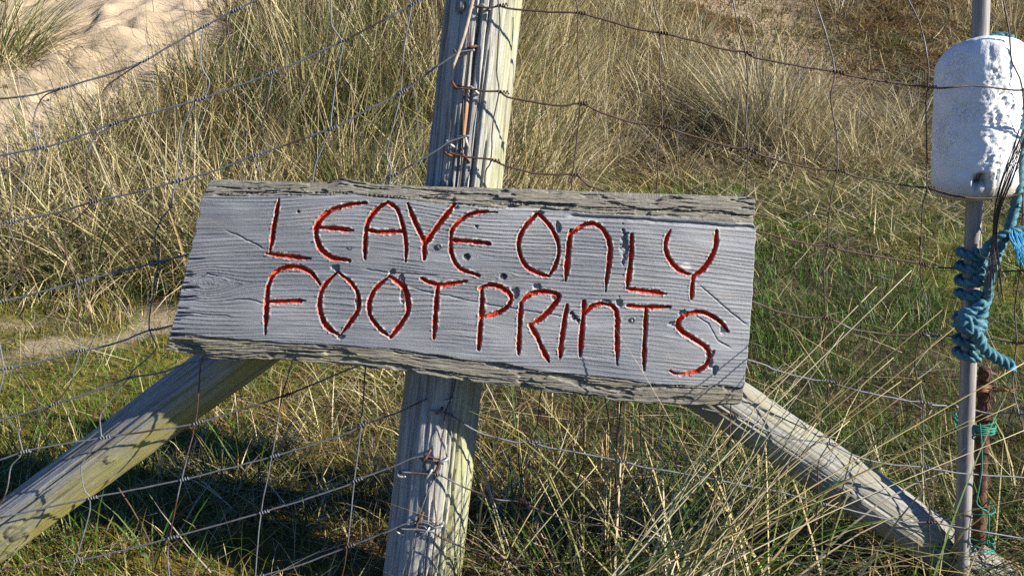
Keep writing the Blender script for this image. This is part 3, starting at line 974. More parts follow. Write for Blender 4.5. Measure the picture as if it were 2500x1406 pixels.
def wire_obj(name, pts, dep, shift, rad, mat, parent, wob=0.0008, seed=0):
    p = smooth_path(wire3(pts, dep, shift), 7)
    s = np.concatenate([[0], np.cumsum(np.linalg.norm(np.diff(p, axis=0), axis=1))])
    p[:, 0] += wob * 2 * (fbm(s * 60, s * 0 + seed, 1, 2) - 0.5)
    p[:, 1] += wob * 2 * (fbm(s * 40, s * 0 + seed, 2, 2) - 0.5)
    p[:, 2] += wob * 2 * (fbm(s * 60, s * 0 + seed, 3, 2) - 0.5)
    return tube_obj(name, p, rad, mat, parent, sides=6)


def crossing(h, v):
    res = []
    for a_ in range(len(h) - 1):
        x1, y1 = h[a_]
        x2, y2 = h[a_ + 1]
        for b_ in range(len(v) - 1):
            x3, y3 = v[b_]
            x4, y4 = v[b_ + 1]
            den = (x1 - x2) * (y3 - y4) - (y1 - y2) * (x3 - x4)
            if abs(den) < 1e-9:
                continue
            t = ((x1 - x3) * (y3 - y4) - (y1 - y3) * (x3 - x4)) / den
            u = -((x1 - x2) * (y1 - y3) - (y1 - y2) * (x1 - x3)) / den
            if -0.01 <= t <= 1.01 and -0.01 <= u <= 1.01:
                res.append((x1 + t * (x2 - x1), y1 + t * (y2 - y1), math.atan2(y2 - y1, x2 - x1)))
    return res[:1]


def knot(px, py, ang, dep, shift, mat, parent):
    ca, sa = math.cos(ang), math.sin(ang)
    if ca < 0:
        ca, sa = -ca, -sa
    turns = 3.6
    n = 44
    k = np.linspace(0, 1, n)
    L = 25 + random.uniform(-3, 3)
    ax = np.array([P(px + ca * (L * q - 3), py + sa * (L * q - 3), dep(px) + (cane_shift(px, py) if shift else 0)) for q in k])
    rad = 0.0024
    up = np.array([0, 0, 1.0])
    path = ax + rad * (np.cos(k * turns * 2 * math.pi)[:, None] * up + np.sin(k * turns * 2 * math.pi)[:, None] * np.array([0, -1.0, 0]))
    tube_obj('wire_knot', path, 0.00095, mat, parent, sides=5)


def fence(name, W_, V_, dep, shift, base, label, hm, vm, skip):
    f = empty(name, base)
    tag(f, label, 'wire fence', 'wire netting on the corner post')
    for k, h in W_.items():
        wire_obj('line_wire', h, dep, shift, 0.0015, hm(k), f, seed=k)
    for k, v in enumerate(V_):
        wire_obj('stay_wire', v, dep, shift, 0.0012, vm(k), f, seed=30 + k)
    for kh, h in W_.items():
        for kv, v in enumerate(V_):
            for (x, y, a_) in crossing(h, v):
                if in_board(x, y) or not (-60 < x < 2560) or y > 1420 or y < -20:
                    continue
                knot(x, y, a_, dep, shift, hm(kh), f)
    return f


fl = fence('wire_fence', WL, VL, xdepth_left, False, (P(500, 1406, 1.41)[0], 1.41, -0.05), 'bent galvanised wire netting left of the post, sagging to the left edge',
           lambda k: ZINC, lambda k: MIXW if k in (2, 4, 5) else ZINC, None)
fr_ = fence('wire_fence', WR, VR, xdepth_right, True, (P(1900, 1330, 1.40)[0], 1.40, 0.0), 'rusty brown square wire netting right of the post, in front of the white float',
            lambda k: (RUST if k in (1, 2, 3) else MIXW if k in (4, 8, 9) else ZINC), lambda k: RUST if k in (0, 1, 2) else MIXW, None)
# loose bent ends and doubled-back ends at the post
for pts, mt in (([(35, 895), (70, 945), (95, 985), (116, 1027)], RUST), ([(289, 1190), (338, 1268), (369, 1334), (373, 1400)], RUST)):
    wire_obj('loose_wire', pts, lambda x: 1.45, False, 0.0014, mt, fl, seed=61)
for pts, mt, pr in (([(1159, 124), (1152, 118), (1135, 124), (1116, 131)], ZINC, fl), ([(1146, 331), (1120, 333), (1099, 346)], ZINC, fl),
                    ([(1075, 1122), (1082, 1130), (1055, 1122), (1024, 1116)], ZINC, fl), ([(1060, 1284), (1070, 1278), (1040, 1268), (1012, 1270)], ZINC, fl),
                    ([(1076, 1129), (1044, 1199), (1024, 1255), (1017, 1289), (994, 1420)], ZINC, fl),
                    ([(978, 1151), (984, 1146), (1010, 1153), (1047, 1155)], ZINC, fr_), ([(974, 1291), (1000, 1283), (1035, 1281), (1044, 1293)], ZINC, fr_),
                    ([(1109, 215), (1112, 211), (1140, 213), (1170, 220)], RUST, fr_), ([(1092, 373), (1110, 374), (1135, 378)], RUST, fr_),
                    ([(1146, 17), (1142, 134), (1132, 235), (1129, 370), (1118, 480)], RUST, fr_)):
    p = smooth_path(np.array([post_surface(x, y) - np.array([0, 0.0045, 0]) for x, y in pts]), 6)
    tube_obj('tied_wire_end', p, 0.0012, mt, pr)
for (sx, sy, an, ln, mt) in ((1185, 18, 0.5, 22, ZSTAPLE), (1153, 116, -0.25, 20, RSTAPLE), (1116, 132, 0.9, 20, RSTAPLE), (1110, 209, 1.0, 18, RSTAPLE), (1159, 221, 0.75, 24, ZSTAPLE),
                            (1101, 352, 0.7, 24, ZSTAPLE), (1139, 345, 1.3, 26, ZSTAPLE), (1095, 376, 0.5, 20, RSTAPLE), (1137, 386, 0.9, 26, RSTAPLE), (1096, 974, -0.3, 18, ZSTAPLE),
                            (1073, 1001, -0.8, 18, RSTAPLE), (1042, 1109, -0.9, 30, RSTAPLE), (1082, 1121, -0.4, 22, ZSTAPLE), (983, 1154, 0.6, 20, ZSTAPLE), (1048, 1154, -0.95, 26, ZSTAPLE),
                            (1024, 1265, -1.0, 34, RSTAPLE), (1069, 1280, -0.3, 26, ZSTAPLE), (977, 1294, 1.0, 24, ZSTAPLE), (1040, 1294, -0.8, 26, ZSTAPLE)):
    hx, hy = math.cos(an) * ln / 2, math.sin(an) * ln / 2
    a_, b_ = post_surface(sx - hx, sy - hy), post_surface(sx + hx, sy + hy)
    c_ = (a_ + b_) / 2
    yf = min(a_[1], b_[1], c_[1]) - 0.0065
    path = [a_ + [0, 0.006, 0], np.array([a_[0], yf + 0.004, a_[2]]), np.array([c_[0] * 0.5 + a_[0] * 0.5, yf, c_[2] * 0.5 + a_[2] * 0.5]),
            np.array([c_[0] * 0.5 + b_[0] * 0.5, yf, c_[2] * 0.5 + b_[2] * 0.5]), np.array([b_[0], yf + 0.004, b_[2]]), b_ + [0, 0.006, 0]]
    tube_obj('staple', smooth_path(np.array(path), 4), 0.0021, mt, post, sides=7)

# thin dry stick hanging on the upper post
pth = smooth_path(np.array([P(1178, -90, 1.386), P(1154, 0, 1.384), P(1132, 90, 1.383), P(1104, 168, 1.382)]), 6)
o = tube_obj('dry_stick', pth, np.linspace(0.0033, 0.0027, len(pth)), STICK, sides=8)
tag(o, 'thin straight dry stick caught in the wire on the upper post', 'stick')

# ------------------------------------------------------------------ cane, float, rope, iron bar
YC = 1.432
cb, ctp = P(2349, 1330, YC), P(2398, -60, YC)
cane = empty('bamboo_cane', tuple(cb))
tag(cane, 'upright grey bamboo cane carrying the white float, at the right edge', 'cane')
n = 150
tt = np.linspace(0, 1, n)
cpath = cb[None] - (ctp - cb) * 0.12 + (ctp - cb)[None] * 1.12 * tt[:, None]
crad = 0.0128 + 0.0 * tt
nodes = [0.16, 0.255, 0.56, 0.80]
ring = np.zeros(n)
for nd in nodes:
    crad = crad + 0.0016 * np.exp(-((tt - nd) / 0.006) ** 2) - 0.0008 * np.exp(-((tt - nd - 0.011) / 0.004) ** 2)
    ring = np.maximum(ring, np.exp(-((tt - nd - 0.008) / 0.006) ** 2))
V, q, t3 = tube(cpath, crad, sides=22)
l3 = np.column_stack([V[:, 0] - np.append(np.repeat(cpath[:, 0], 22), [cb[0]] * 2), V[:, 1] - YC, V[:, 2]])
obj('cane_shaft', V, [q, t3], CANE, cane, attrs={'loc3': l3, 'rust': np.append(np.repeat(ring, 22), [0, 0]), })

cdir = (ctp - cb) / np.linalg.norm(ctp - cb)
ft_, fb2 = P(2392, 98, YC), P(2376, 482, YC)
flo = empty('fishing_float', tuple(fb2))
tag(flo, 'chipped white foam fishing float threaded on the bamboo cane', 'float')
Hf = np.linalg.norm(ft_ - fb2)
prof_ = [(-0.001, 0.012), (-0.001, 0.045), (0.003, 0.060), (0.011, 0.0685), (0.026, 0.072)] + [(z, 0.0725) for z in np.linspace(0.045, Hf - 0.035, 60)] + \
        [(Hf - 0.02, 0.072), (Hf - 0.009, 0.069), (Hf - 0.002, 0.062), (Hf, 0.050), (Hf + 0.001, 0.034), (Hf + 0.001, 0.012)]
zs = np.array([p[0] for p in prof_])
rs = np.array([p[1] for p in prof_])
zz = np.linspace(0, 1, 130)
zi = np.interp(zz, np.linspace(0, 1, len(zs)), zs)
ri = np.interp(zz, np.linspace(0, 1, len(zs)), rs)
na = 150
phs = np.linspace(-math.pi, math.pi, na, endpoint=False)
Z, PH = np.meshgrid(zi, phs, indexing='ij')
Rr = np.repeat(ri[:, None] * 0.875, na, 1)
side = sst(0.0, 0.5, PH) * sst(2.9, 2.2, PH)       # the battered side, towards the sun
w1 = fbm(PH * 3.2 + 20, Z * 34 + PH * 1.2, 1, 4) - 0.5
w2 = np.abs(fbm(PH * 5 + 9, Z * 60 - PH * 3, 3, 3) - 0.5)
bulge = 0.003 * (fbm(PH * 1.1 + 20, Z * 6, 2, 2) - 0.5)
w3 = np.abs(fbm(PH * 4 + 31, Z * 46 + PH * 2, 6, 2) - 0.5)
Rd = Rr + bulge + side * sst(0.010, 0.03, Rr) * (0.0075 * w1 - 0.0030 * sst(0.07, 0.0, w2) - 0.0022 * sst(0.03, 0.0, w3) + 0.003 * (fbm(PH * 20, Z * 260, 4, 2) - 0.5)) + 0.0024 * (fbm(PH * 9, Z * 110, 5, 4) - 0.5)
qh = np.hypot((PH - 0.20) * 0.072 / 0.020, (Z - 0.034) / 0.016) + 0.6 * (fbm(PH * 10, Z * 140, 6, 3) - 0.5) * 2
Rd -= 0.016 * sst(1.0, 0.3, qh)
hole = sst(0.95, 0.35, qh) * (0.55 + 0.45 * sst(0.35, 0.6, fbm(PH * 16, Z * 220, 2, 3)))
qc = sst(-0.35, -1.0, PH) * sst(Hf - 0.042, Hf, Z) * 0.017
Rd -= qc
dirt = sst(0.05, 0.0, Z) * 0.9 + 0.15 * sst(Hf - 0.03, Hf, Z)
fd = (ft_ - fb2) / Hf
frn = np.array([0, -1.0, 0]) - fd * (-fd[1])
frn /= np.linalg.norm(frn)
# turn the frame so that angle zero faces the camera
to_cam = np.array([-fb2[0], -fb2[1], 0])
frn = to_cam - fd * to_cam.dot(fd)
frn /= np.linalg.norm(frn)
sdn = np.cross(fd, frn)
if sdn[0] < 0:
    sdn = -sdn
Zw = Z + 0.004 * sst(Hf - 0.02, Hf, Z) * np.sin(PH * 2 + 1)
V = fb2 + fd * Zw[..., None] + Rd[..., None] * (np.cos(PH)[..., None] * frn + np.sin(PH)[..., None] * sdn)
i, j = np.meshgrid(np.arange(129), np.arange(na), indexing='ij')
a = i * na + j
b = i * na + (j + 1) % na
q = np.stack([a, b, b + na, a + na], -1).reshape(-1, 4)
obj('float_body', V.reshape(-1, 3), [q], FOAM, flo, attrs={'dirt': dirt.ravel(), 'hole': hole.ravel()})

rope = empty('rope', tuple(P(2400, 860, 1.41)))
tag(rope, 'frayed blue twisted rope over the float and knotted round the cane', 'rope')
RR = 0.0084
kw = dict(sides=18, lobes=3, twist=170, lobe_depth=0.42)


def rope_piece(name, pts3, r=RR, mat=None, n=14, **k):
    a_ = dict(kw)
    a_.update(k)
    return tube_obj(name, smooth_path(np.array(pts3), n), r, mat or ROPE, rope, **a_)


rope_piece('hanging_length', [P(2396, 96, 1.44), P(2425, 91, 1.43), P(2458, 93, 1.43), P(2472, 106, 1.415), P(2484, 145, 1.404), P(2489, 240, 1.398), P(2490, 330, 1.396), P(2488, 420, 1.398), P(2481, 490, 1.40),
                              P(2466, 550, 1.395), P(2444, 600, 1.395), P(2425, 650, 1.395), P(2413, 695, 1.40), P(2412, 725, 1.405), P(2400, 750, 1.405), P(2388, 770, 1.408)])


def coil(py, tilt, r=0.0074, px=None, turns=1.12, drop=14):
    cx = 2349 + (1330 - py) / 1390 * 49 if px is None else px
    pts = []
    for k in np.linspace(0, 1, 22):
        w = -0.35 + k * turns * 2 * math.pi
        pts.append(P(cx, py + drop * (k - 0.5), YC) + np.array([math.sin(w), -math.cos(w), -0.28 * tilt * math.sin(w)]) * (0.0135 + r * 0.85))
    return rope_piece('rope_coil', pts, r, n=5)


for py, ti in ((619, 0.6), (648, -0.1), (680, -0.5), (718, 0.5), (800, 0.9), (829, 0.2), (861, 0.3), (770, -0.8)):
    coil(py, ti)
rope_piece('rope_knot', [P(2345, 795, 1.405), P(2352, 765, 1.398), P(2378, 758, 1.396), P(2398, 742, 1.397), P(2400, 765, 1.393), P(2380, 785, 1.388), P(2358, 778, 1.390), P(2352, 800, 1.388), P(2370, 806, 1.383), P(2392, 796, 1.386), P(2402, 790, 1.392)], 0.0088)
rope_piece('rope_tail', [P(2355, 783, 1.392), P(2370, 800, 1.384), P(2388, 822, 1.382), P(2398, 845, 1.382), P(2420, 866, 1.382), P(2448, 882, 1.382), P(2466, 890, 1.382)], np.linspace(0.0092, 0.0105, 14 * 6 + 1))
rope_piece('rope_branch', [P(2398, 626, 1.40), P(2412, 600, 1.39), P(2440, 578, 1.385), P(2470, 566, 1.384), P(2540, 552, 1.384)], 0.0075)
fr = []
for k in range(46):
    x0, y0 = 2465 + random.uniform(0, 35), 565 + random.uniform(-10, 14)
    fr.append(tube(smooth_path(np.array([P(x0, y0, 1.382), P(x0 + random.uniform(0, 15), y0 + 25, 1.374), P(2492 + random.uniform(-12, 22), 625 + random.uniform(-15, 25), 1.372)]), 4), 0.0011, sides=4))
for k in range(30):
    fr.append(tube(smooth_path(np.array([P(2462 + random.uniform(-6, 4), 886 + random.uniform(-9, 9), 1.38), P(2470 + random.uniform(-4, 4), 893 + random.uniform(-12, 12), 1.378), P(2474 + random.uniform(-6, 8), 899 + random.uniform(-12, 10), 1.378)]), 3), 0.0010, sides=4))
for fs in (fr[:46], fr[46:]):
    V, F_ = merge(fs)
    obj('frayed_fibres', V, F_, BRIGHTBLUE, rope)

th = []
for k in range(20):
    dx = random.uniform(-16, 16)
    yb = random.uniform(660, 740)
    th.append(tube(smooth_path(np.array([P(2500 + dx, 330 + random.uniform(-30, 50), 1.345), P(2462 + dx * 0.9, 430, 1.345), P(2436 + dx * 0.5, 510, 1.36), P(2428 + dx * 0.4, 590, 1.372), P(2426 + dx * 1.5, yb, 1.372)]), 6), 0.0006, sides=4))
for k in range(9):
    p0 = np.array([2426 + random.uniform(-20, 20), 640 + random.uniform(-60, 60)])
    p1 = p0 + [random.uniform(-70, 80), random.uniform(-50, 70)]
    th.append(tube(smooth_path(np.array([P(*p0, 1.37), P(*((p0 + p1) / 2 + [random.uniform(-15, 15), 14]), 1.36), P(*p1, 1.365)]), 6), 0.0005, sides=4))
V, F_ = merge(th)
tag(obj('net_threads', V, F_, BLACKTH), 'tangle of thin black net threads hanging below the float by the blue rope', 'net threads')

bp = np.array([P(2388, 1345, 1.468) + (P(2404, 898, 1.468) - P(2388, 1345, 1.468)) * k for k in np.linspace(-0.25, 1, 90)])
V, q, t3 = tube(bp, 0.0112 + 0.0012 * np.sin(np.linspace(0, 130, 90)) + 0.0012 * (vn(np.linspace(0, 30, 90), np.zeros(90), 3) - 0.5), sides=14, lobes=2, twist=55, lobe_depth=0.15)
tag(obj('iron_bar', V, [q, t3], RBAR), 'short rusty ribbed iron bar standing behind the bamboo cane', 'iron bar')

tw = empty('twine', tuple(P(2388, 1040, 1.42)))
tag(tw, 'green twine binding the cane to the rusty iron bar', 'twine')


def band(name, py, tilt, mat, parent, r=0.0013, wide=1.0):
    pts = []
    c_ = (P(2360, py, YC) + P(2400, py, 1.465)) / 2
    for k in np.linspace(0, 2 * math.pi, 33):
        pts.append(c_ + np.array([0.0305 * math.cos(k) * wide, 0.0335 * math.sin(k) * wide, 0.008 * tilt * math.cos(k) + 0.001 * math.sin(3 * k)]))
    return tube_obj(name, np.array(pts), r, mat, parent, sides=6, cap=False)


for py, ti in ((1022, 0.6), (1027, -0.7), (1032, 0.1), (1037, -0.3), (1041, 1.0), (1034, -1.2), (1046, 0.2), (1236, 0.2), (1303, -0.9), (1318, -1.0), (1326, -0.4)):
    band('twine_loop', py, ti, GREEN_TW, tw)
tube_obj('twine_end', smooth_path(np.array([P(2392, 1034, 1.40), P(2396, 1080, 1.40), P(2397, 1140, 1.40), P(2390, 1190, 1.40), P(2384, 1225, 1.40), P(2396, 1240, 1.40), P(2412, 1252, 1.41), P(2414, 1290, 1.41), P(2408, 1326, 1.41)]), 8), 0.0014, GREEN_TW, tw, sides=6)
bt = []
for k in range(9):
    y0 = 944 + k * 1.6
    bt.append(tube(smooth_path(np.array([P(2384, y0, 1.455), P(2402, y0 + random.uniform(-3, 3), 1.450), P(2424, y0 + random.uniform(-3, 4), 1.455), P(2470 + random.uniform(-20, 10), 953 + random.uniform(-4, 6), 1.44)]), 5), 0.0011, sides=5))
V, F_ = merge(bt)
tag(obj('brown_twine', V, F_, BROWN_TW), 'frayed brown twine tied round the top of the rusty iron bar', 'twine')

# ------------------------------------------------------------------ grass
def blades(base, length, width, az, lean, bend, col, segs=4, roll=None):
    n = len(base)
    t = np.linspace(0, 1, segs + 1)
    dirx, diry = np.cos(az), np.sin(az)
    pos = [base]
    p = base.copy()
    for k in range(segs):
        th_ = lean + bend * (t[k] + t[k + 1]) / 2
        st = length / segs
        p = p + np.stack([np.sin(th_) * dirx * st, np.sin(th_) * diry * st, np.cos(th_) * st], -1)
        pos.append(p)
    wa = az + math.pi / 2 + (roll if roll is not None else rng.uniform(-1.2, 1.2, n))
    wd = np.stack([np.cos(wa), np.sin(wa), np.zeros(n)], -1)
    V = np.zeros((n, 2 * segs + 1, 3), np.float32)
    for k in range(segs):
        w = (width * (1 - 0.75 * t[k] ** 1.6))[:, None] * 0.5
        V[:, 2 * k] = pos[k] - wd * w
        V[:, 2 * k + 1] = pos[k] + wd * w
    V[:, 2 * segs] = pos[segs]
    o = (np.arange(n) * (2 * segs + 1))[:, None]
    Q = np.concatenate([o + np.array([[2 * k, 2 * k + 1, 2 * k + 3, 2 * k + 2]]) for k in range(segs - 1)]) if segs > 1 else np.zeros((0, 4), int)
    T = o + np.array([[2 * segs - 2, 2 * segs - 1, 2 * segs]])
    C = np.ones((n, 2 * segs + 1, 4), np.float32)
    C[..., :3] = col[:, None]
    return V.reshape(-1, 3), Q, T, C.reshape(-1, 4)


def grass_obj(name, sets, parent=None):
    Vs, Q, T, C, o = [], [], [], [], 0
    for V, q, t, c in sets:
        Vs.append(V)
        Q.append(q + o)
        T.append(t + o)
        C.append(c)
        o += len(V)
    return obj(name, np.vstack(Vs), [np.vstack(Q), np.vstack(T)], BLADE, parent, smooth=False, attrs={'Col': np.vstack(C)})


PAL = {'straw': (0.42, 0.335, 0.155), 'pale': (0.53, 0.46, 0.285), 'olive': (0.135, 0.135, 0.036), 'green': (0.060, 0.100, 0.022), 'lawn': (0.062, 0.130, 0.011),
       'brown': (0.125, 0.080, 0.038), 'moss': (0.150, 0.130, 0.014), 'rust': (0.20, 0.082, 0.018), 'grey': (0.27, 0.245, 0.18), 'blue': (0.09, 0.13, 0.075)}


def pick(n, weights):
    ks = list(weights)
    w = np.array([weights[k] for k in ks], float)
    idx = rng.choice(len(ks), n, p=w / w.sum())
    c_ = np.array([PAL[k] for k in ks])[idx]
    return np.clip(c_ * rng.uniform(0.72, 1.25, (n, 1)) * rng.uniform(0.93, 1.07, (n, 3)), 0, 0.8)


def in_view(x, y, m_=0.9):
    return np.abs(x) < 0.60 * y + m_


def tufts(cx, cy, nb, spread, lmin, lmax, width, weights, lean_in=(0.05, 0.55), bend=(0.1, 1.0), segs=4, wind=(0.12, 0.0)):
    n = len(cx)
    idx = np.repeat(np.arange(n), nb)
    N = len(idx)
    az = rng.uniform(0, 2 * math.pi, N)
    rr = spread[idx] * np.sqrt(rng.random(N))
    bx, by = cx[idx] + rr * np.cos(az), cy[idx] + rr * np.sin(az)
    az = az + rng.normal(0, 0.7, N)
    k = rr / spread[idx]
    lean = lean_in[0] + (lean_in[1] - lean_in[0]) * k * rng.uniform(0.4, 1.2, N)
    sc = rng.uniform(0.75, 1.15, n)[idx]
    ln = rng.uniform(lmin, lmax, N) * sc
    bd = rng.uniform(*bend, N) * (0.4 + 0.8 * k)
    bd = bd + (rng.random(N) < 0.14) * rng.uniform(0.8, 2.2, N)      # broken and bent-over blades
    # lean with the wind
    vx, vy = np.cos(az) * lean + wind[0], np.sin(az) * lean + wind[1]
    az = np.arctan2(vy, vx)
    lean = np.hypot(vx, vy)
    base = np.stack([bx, by, ground_h(bx, by, False) - 0.01], -1)
    tone = rng.uniform(0.8, 1.15, n)[idx][:, None]
    wv = width * rng.uniform(0.7, 1.25, N)
    return blades(base, ln, wv, az, lean, bd, pick(N, weights) * tone, segs)


def scatter(n, x0, x1, y0, y1, prob):
    x, y = rng.uniform(x0, x1, n), rng.uniform(y0, y1, n)
    k = in_view(x, y) & (rng.random(n) < prob(x, y))
    return x[k], y[k]


sand_only = lambda x, y: sand_mask(x, y)[0]
sandA = lambda x, y: sand_mask(x, y)[1]

# tall marram stand on the left
mar = []
prL = lambda x, y: sst(-0.02, 0.12, y - foot(x)) * (sandA(x, y) < 0.3) * sst(0.25, -0.25, x - 0.1 * y + 0.35) * (0.25 + 0.75 * sst(0.36, 0.5, fbm(x * 1.6 + 2, y * 1.6, 3)))
cx, cy = scatter(1150, -4.4, 0.9, 3.3, 8.0, prL)
dk = fbm(cx * 1.1 + 4, cy * 1.1, 2) > 0.52
bp_ = fbm(cx * 1.7 + 8, cy * 1.7, 5) > 0.575
dk, nd = dk & ~bp_, ~dk & ~bp_
for sel, wts in ((bp_, {'straw': 2.2, 'pale': 0.8, 'olive': 2, 'green': 0.8, 'brown': 5}), (dk, {'straw': 3.0, 'pale': 1.6, 'olive': 4, 'green': 2.4, 'brown': 1.2}), (nd, {'straw': 4.4, 'pale': 3.2, 'olive': 2.4, 'green': 0.8, 'brown': 1.0})):
    mar.append(tufts(cx[sel], cy[sel], 62, rng.uniform(0.06, 0.17, int(sel.sum())), 0.30, 0.74, 0.0050, wts, (0.05, 0.85), (0.0, 1.3), 4, (0.10, -0.05)))
# arching fringe at the foot of the stand
cx = rng.uniform(-3.0, -0.35, 75)
cy = foot(cx) + rng.uniform(-0.12, 0.18, 75)
mar.append(tufts(cx, cy, 62, rng.uniform(0.04, 0.11, 75), 0.25, 0.62, 0.0058, {'straw': 4, 'pale': 2.5, 'olive': 2.5, 'green': 1.5}, (0.15, 0.9), (0.5, 1.7), 5, (0.05, -0.15)))
# pale clumps on the slope right of the post
prR = lambda x, y: sst(-0.1, 0.25, y - foot(x)) * sst(-0.55, 0.0, x - 0.1 * y + 0.55) * (0.10 + 0.9 * sst(0.42, 0.56, fbm(x * 1.5 + 9, y * 1.3, 5))) * (1 - 0.93 * sst(0.9, 1.6, x - (8.2 - y) * 0.25) * sst(6.3, 7.2, y))
cx, cy = scatter(1080, -1.2, 5.6, 4.6, 9.2, prR)
mar.append(tufts(cx, cy, 72, rng.uniform(0.07, 0.20, len(cx)), 0.22, 0.56, 0.0048, {'straw': 4.4, 'pale': 6.0, 'grey': 1.0, 'olive': 1.0, 'blue': 0.3, 'brown': 0.4}, (0.05, 1.0), (0.1, 1.5), 4, (-0.10, -0.08)))
o = grass_obj('marram_grass', mar)
tag(o, 'dense straw and olive marram grass covering the dune slope', 'grass', kind='stuff')

# dead matted litter under the marram and in the gaps
lit = []
x, y = scatter(120000, -4.5, 5.6, 1.25, 9.5, lambda x, y: np.clip((0.75 * sst(-0.3, 0.4, y - foot(x)) + 0.16 + 0.16 * sst(-0.6, 0.2, x) * sst(2.6, 1.9, y)) * (1 - 0.97 * sand_only(x, y)) * np.clip(3.6 / y, 0.3, 1), 0, 1))
n = len(x)
far = sst(2.5, 7, y)
lit.append(blades(np.stack([x, y, ground_h(x, y, False) + rng.uniform(0.0, 0.035, n)], -1), rng.uniform(0.06, 0.30, n), 0.0028 + 0.0030 * far, rng.uniform(0, 6.28, n), rng.uniform(1.05, 1.5, n), rng.uniform(-0.3, 0.5, n),
                  np.where((y > foot(x) - 0.2)[:, None], pick(n, {'straw': 4, 'pale': 2.5, 'brown': 3.0, 'grey': 1}), pick(n, {'straw': 3, 'pale': 1.3, 'brown': 3, 'grey': 1.5})), 3))
x, y = scatter(52000, -1.0, 5.6, 4.9, 9.4, lambda x, y: sst(0.0, 0.4, y - foot(x)) * (0.25 + 0.75 * sst(0.35, 0.6, fbm(x * 1.2 + 4, y * 1.2, 1))) * (1 - 0.9 * sst(0.9, 1.6, x - (8.2 - y) * 0.25) * sst(6.3, 7.2, y)))
n = len(x)
lit.append(blades(np.stack([x, y, ground_h(x, y, False) + rng.uniform(0.0, 0.08, n)], -1), rng.uniform(0.12, 0.34, n), rng.uniform(0.004, 0.008, n), rng.uniform(0, 6.28, n), rng.uniform(0.8, 1.45, n), rng.uniform(-0.2, 0.9, n),
                  pick(n, {'straw': 4, 'pale': 4, 'brown': 1.5, 'grey': 1.2}), 3))
x, y = scatter(30000, 0.2, 4.0, 3.3, 5.9, lambda x, y: 0.5 * sst(3.3, 4.6, y) * (0.3 + 0.7 * sst(0.35, 0.6, fbm(x * 1.6, y * 2.2, 3))) * sst(0.5, 0.0, y - foot(x)))
n = len(x)
lit.append(blades(np.stack([x, y, ground_h(x, y, False) + rng.uniform(0.02, 0.06, n)], -1), rng.uniform(0.08, 0.26, n), rng.uniform(0.003, 0.006, n), rng.uniform(0, 6.28, n), rng.uniform(1.0, 1.5, n), rng.uniform(-0.3, 0.6, n),
                  pick(n, {'straw': 4, 'pale': 3, 'brown': 1.5, 'olive': 1.5}), 3))
tag(grass_obj('dead_grass', lit), 'matted dead straw lying among the living grass', 'dead grass', kind='stuff')

# short lawn
lw = []
gpat = lambda x, y: fbm(x * 1.3 + 5, y * 1.3, 6)
x, y = scatter(330000, -3.9, 5.2, 0.95, 7.6, lambda x, y: np.clip(np.clip(2.6 / y, 0.28, 1) ** 1.3 * sst(0.55, -0.05, y - foot(x)) * (1 - 0.985 * sand_only(x, y)) * (0.35 + 0.65 * sst(0.3, 0.55, fbm(x * 3, y * 3, 2))), 0, 1))
n = len(x)
far = sst(1.8, 6, y)
g_ = gpat(x, y)
c1 = pick(n, {'lawn': 7, 'green': 2.2, 'olive': 1.3, 'straw': 0.7})
c2 = pick(n, {'moss': 3.6, 'olive': 2.5, 'straw': 2.6, 'rust': 0.6, 'green': 1.2, 'brown': 1.0})
kk = (sst(0.42, 0.58, g_ + 0.22 * sst(0.0, 0.8, x)) > rng.random(n))[:, None]
ln = rng.uniform(0.03, 0.11, n) * (0.7 + 0.6 * vn(x * 4, y * 4, 1))
lw.append(blades(np.stack([x, y, ground_h(x, y, False) - 0.004], -1), ln, 0.0022 + 0.0034 * far, rng.uniform(0, 6.28, n), rng.uniform(0.0, 0.75, n), rng.uniform(0.1, 1.2, n), np.where(kk, c1, c2), 3))
x, y = scatter(150000, -1.7, 1.9, 1.1, 3.2, lambda x, y: np.clip(1.9 / y, 0, 1) ** 1.5 * (1 - sand_only(x, y)) * (0.25 + 0.75 * sst(0.42, 0.6, fbm(x * 2.2 + 7, y * 2.2, 6))))
n = len(x)
cm = np.where((fbm(x * 2.6, y * 2.6, 2) > 0.57)[:, None], pick(n, {'rust': 3, 'brown': 2, 'moss': 2}), pick(n, {'moss': 5, 'olive': 2, 'lawn': 1.5}))
lw.append(blades(np.stack([x, y, ground_h(x, y) - 0.004], -1), rng.uniform(0.010, 0.028, n), rng.uniform(0.002, 0.004, n), rng.uniform(0, 6.28, n), rng.uniform(0.1, 1.1, n), rng.uniform(0, 0.6, n), cm, 2))
tag(grass_obj('lawn_grass', lw), 'short green and mossy turf between the fence and the dune', 'grass', kind='stuff')

# brown moss heath on the upper right slope
x, y = scatter(60000, 0.6, 6.5, 6.2, 10.5, lambda x, y: sst(0.8, 1.6, x - (8.2 - y) * 0.2) * sst(6.5, 7.3, y))
n = len(x)
hm_ = [blades(np.stack([x, y, ground_h(x, y, False) - 0.003], -1), rng.uniform(0.03, 0.10, n), np.full(n, 0.008), rng.uniform(0, 6.28, n), rng.uniform(0.2, 1.2, n), rng.uniform(0, 0.6, n),
              np.where((fbm(x * 1.6, y * 2.2, 3) > 0.5)[:, None], pick(n, {'rust': 2.6, 'brown': 4, 'moss': 2.2, 'straw': 0.8}), pick(n, {'olive': 3, 'moss': 2, 'brown': 3, 'green': 1.0, 'straw': 1.4})), 2)]
tag(grass_obj('moss_heath', hm_), 'brown and orange moss on the upper right slope', 'moss', kind='stuff')


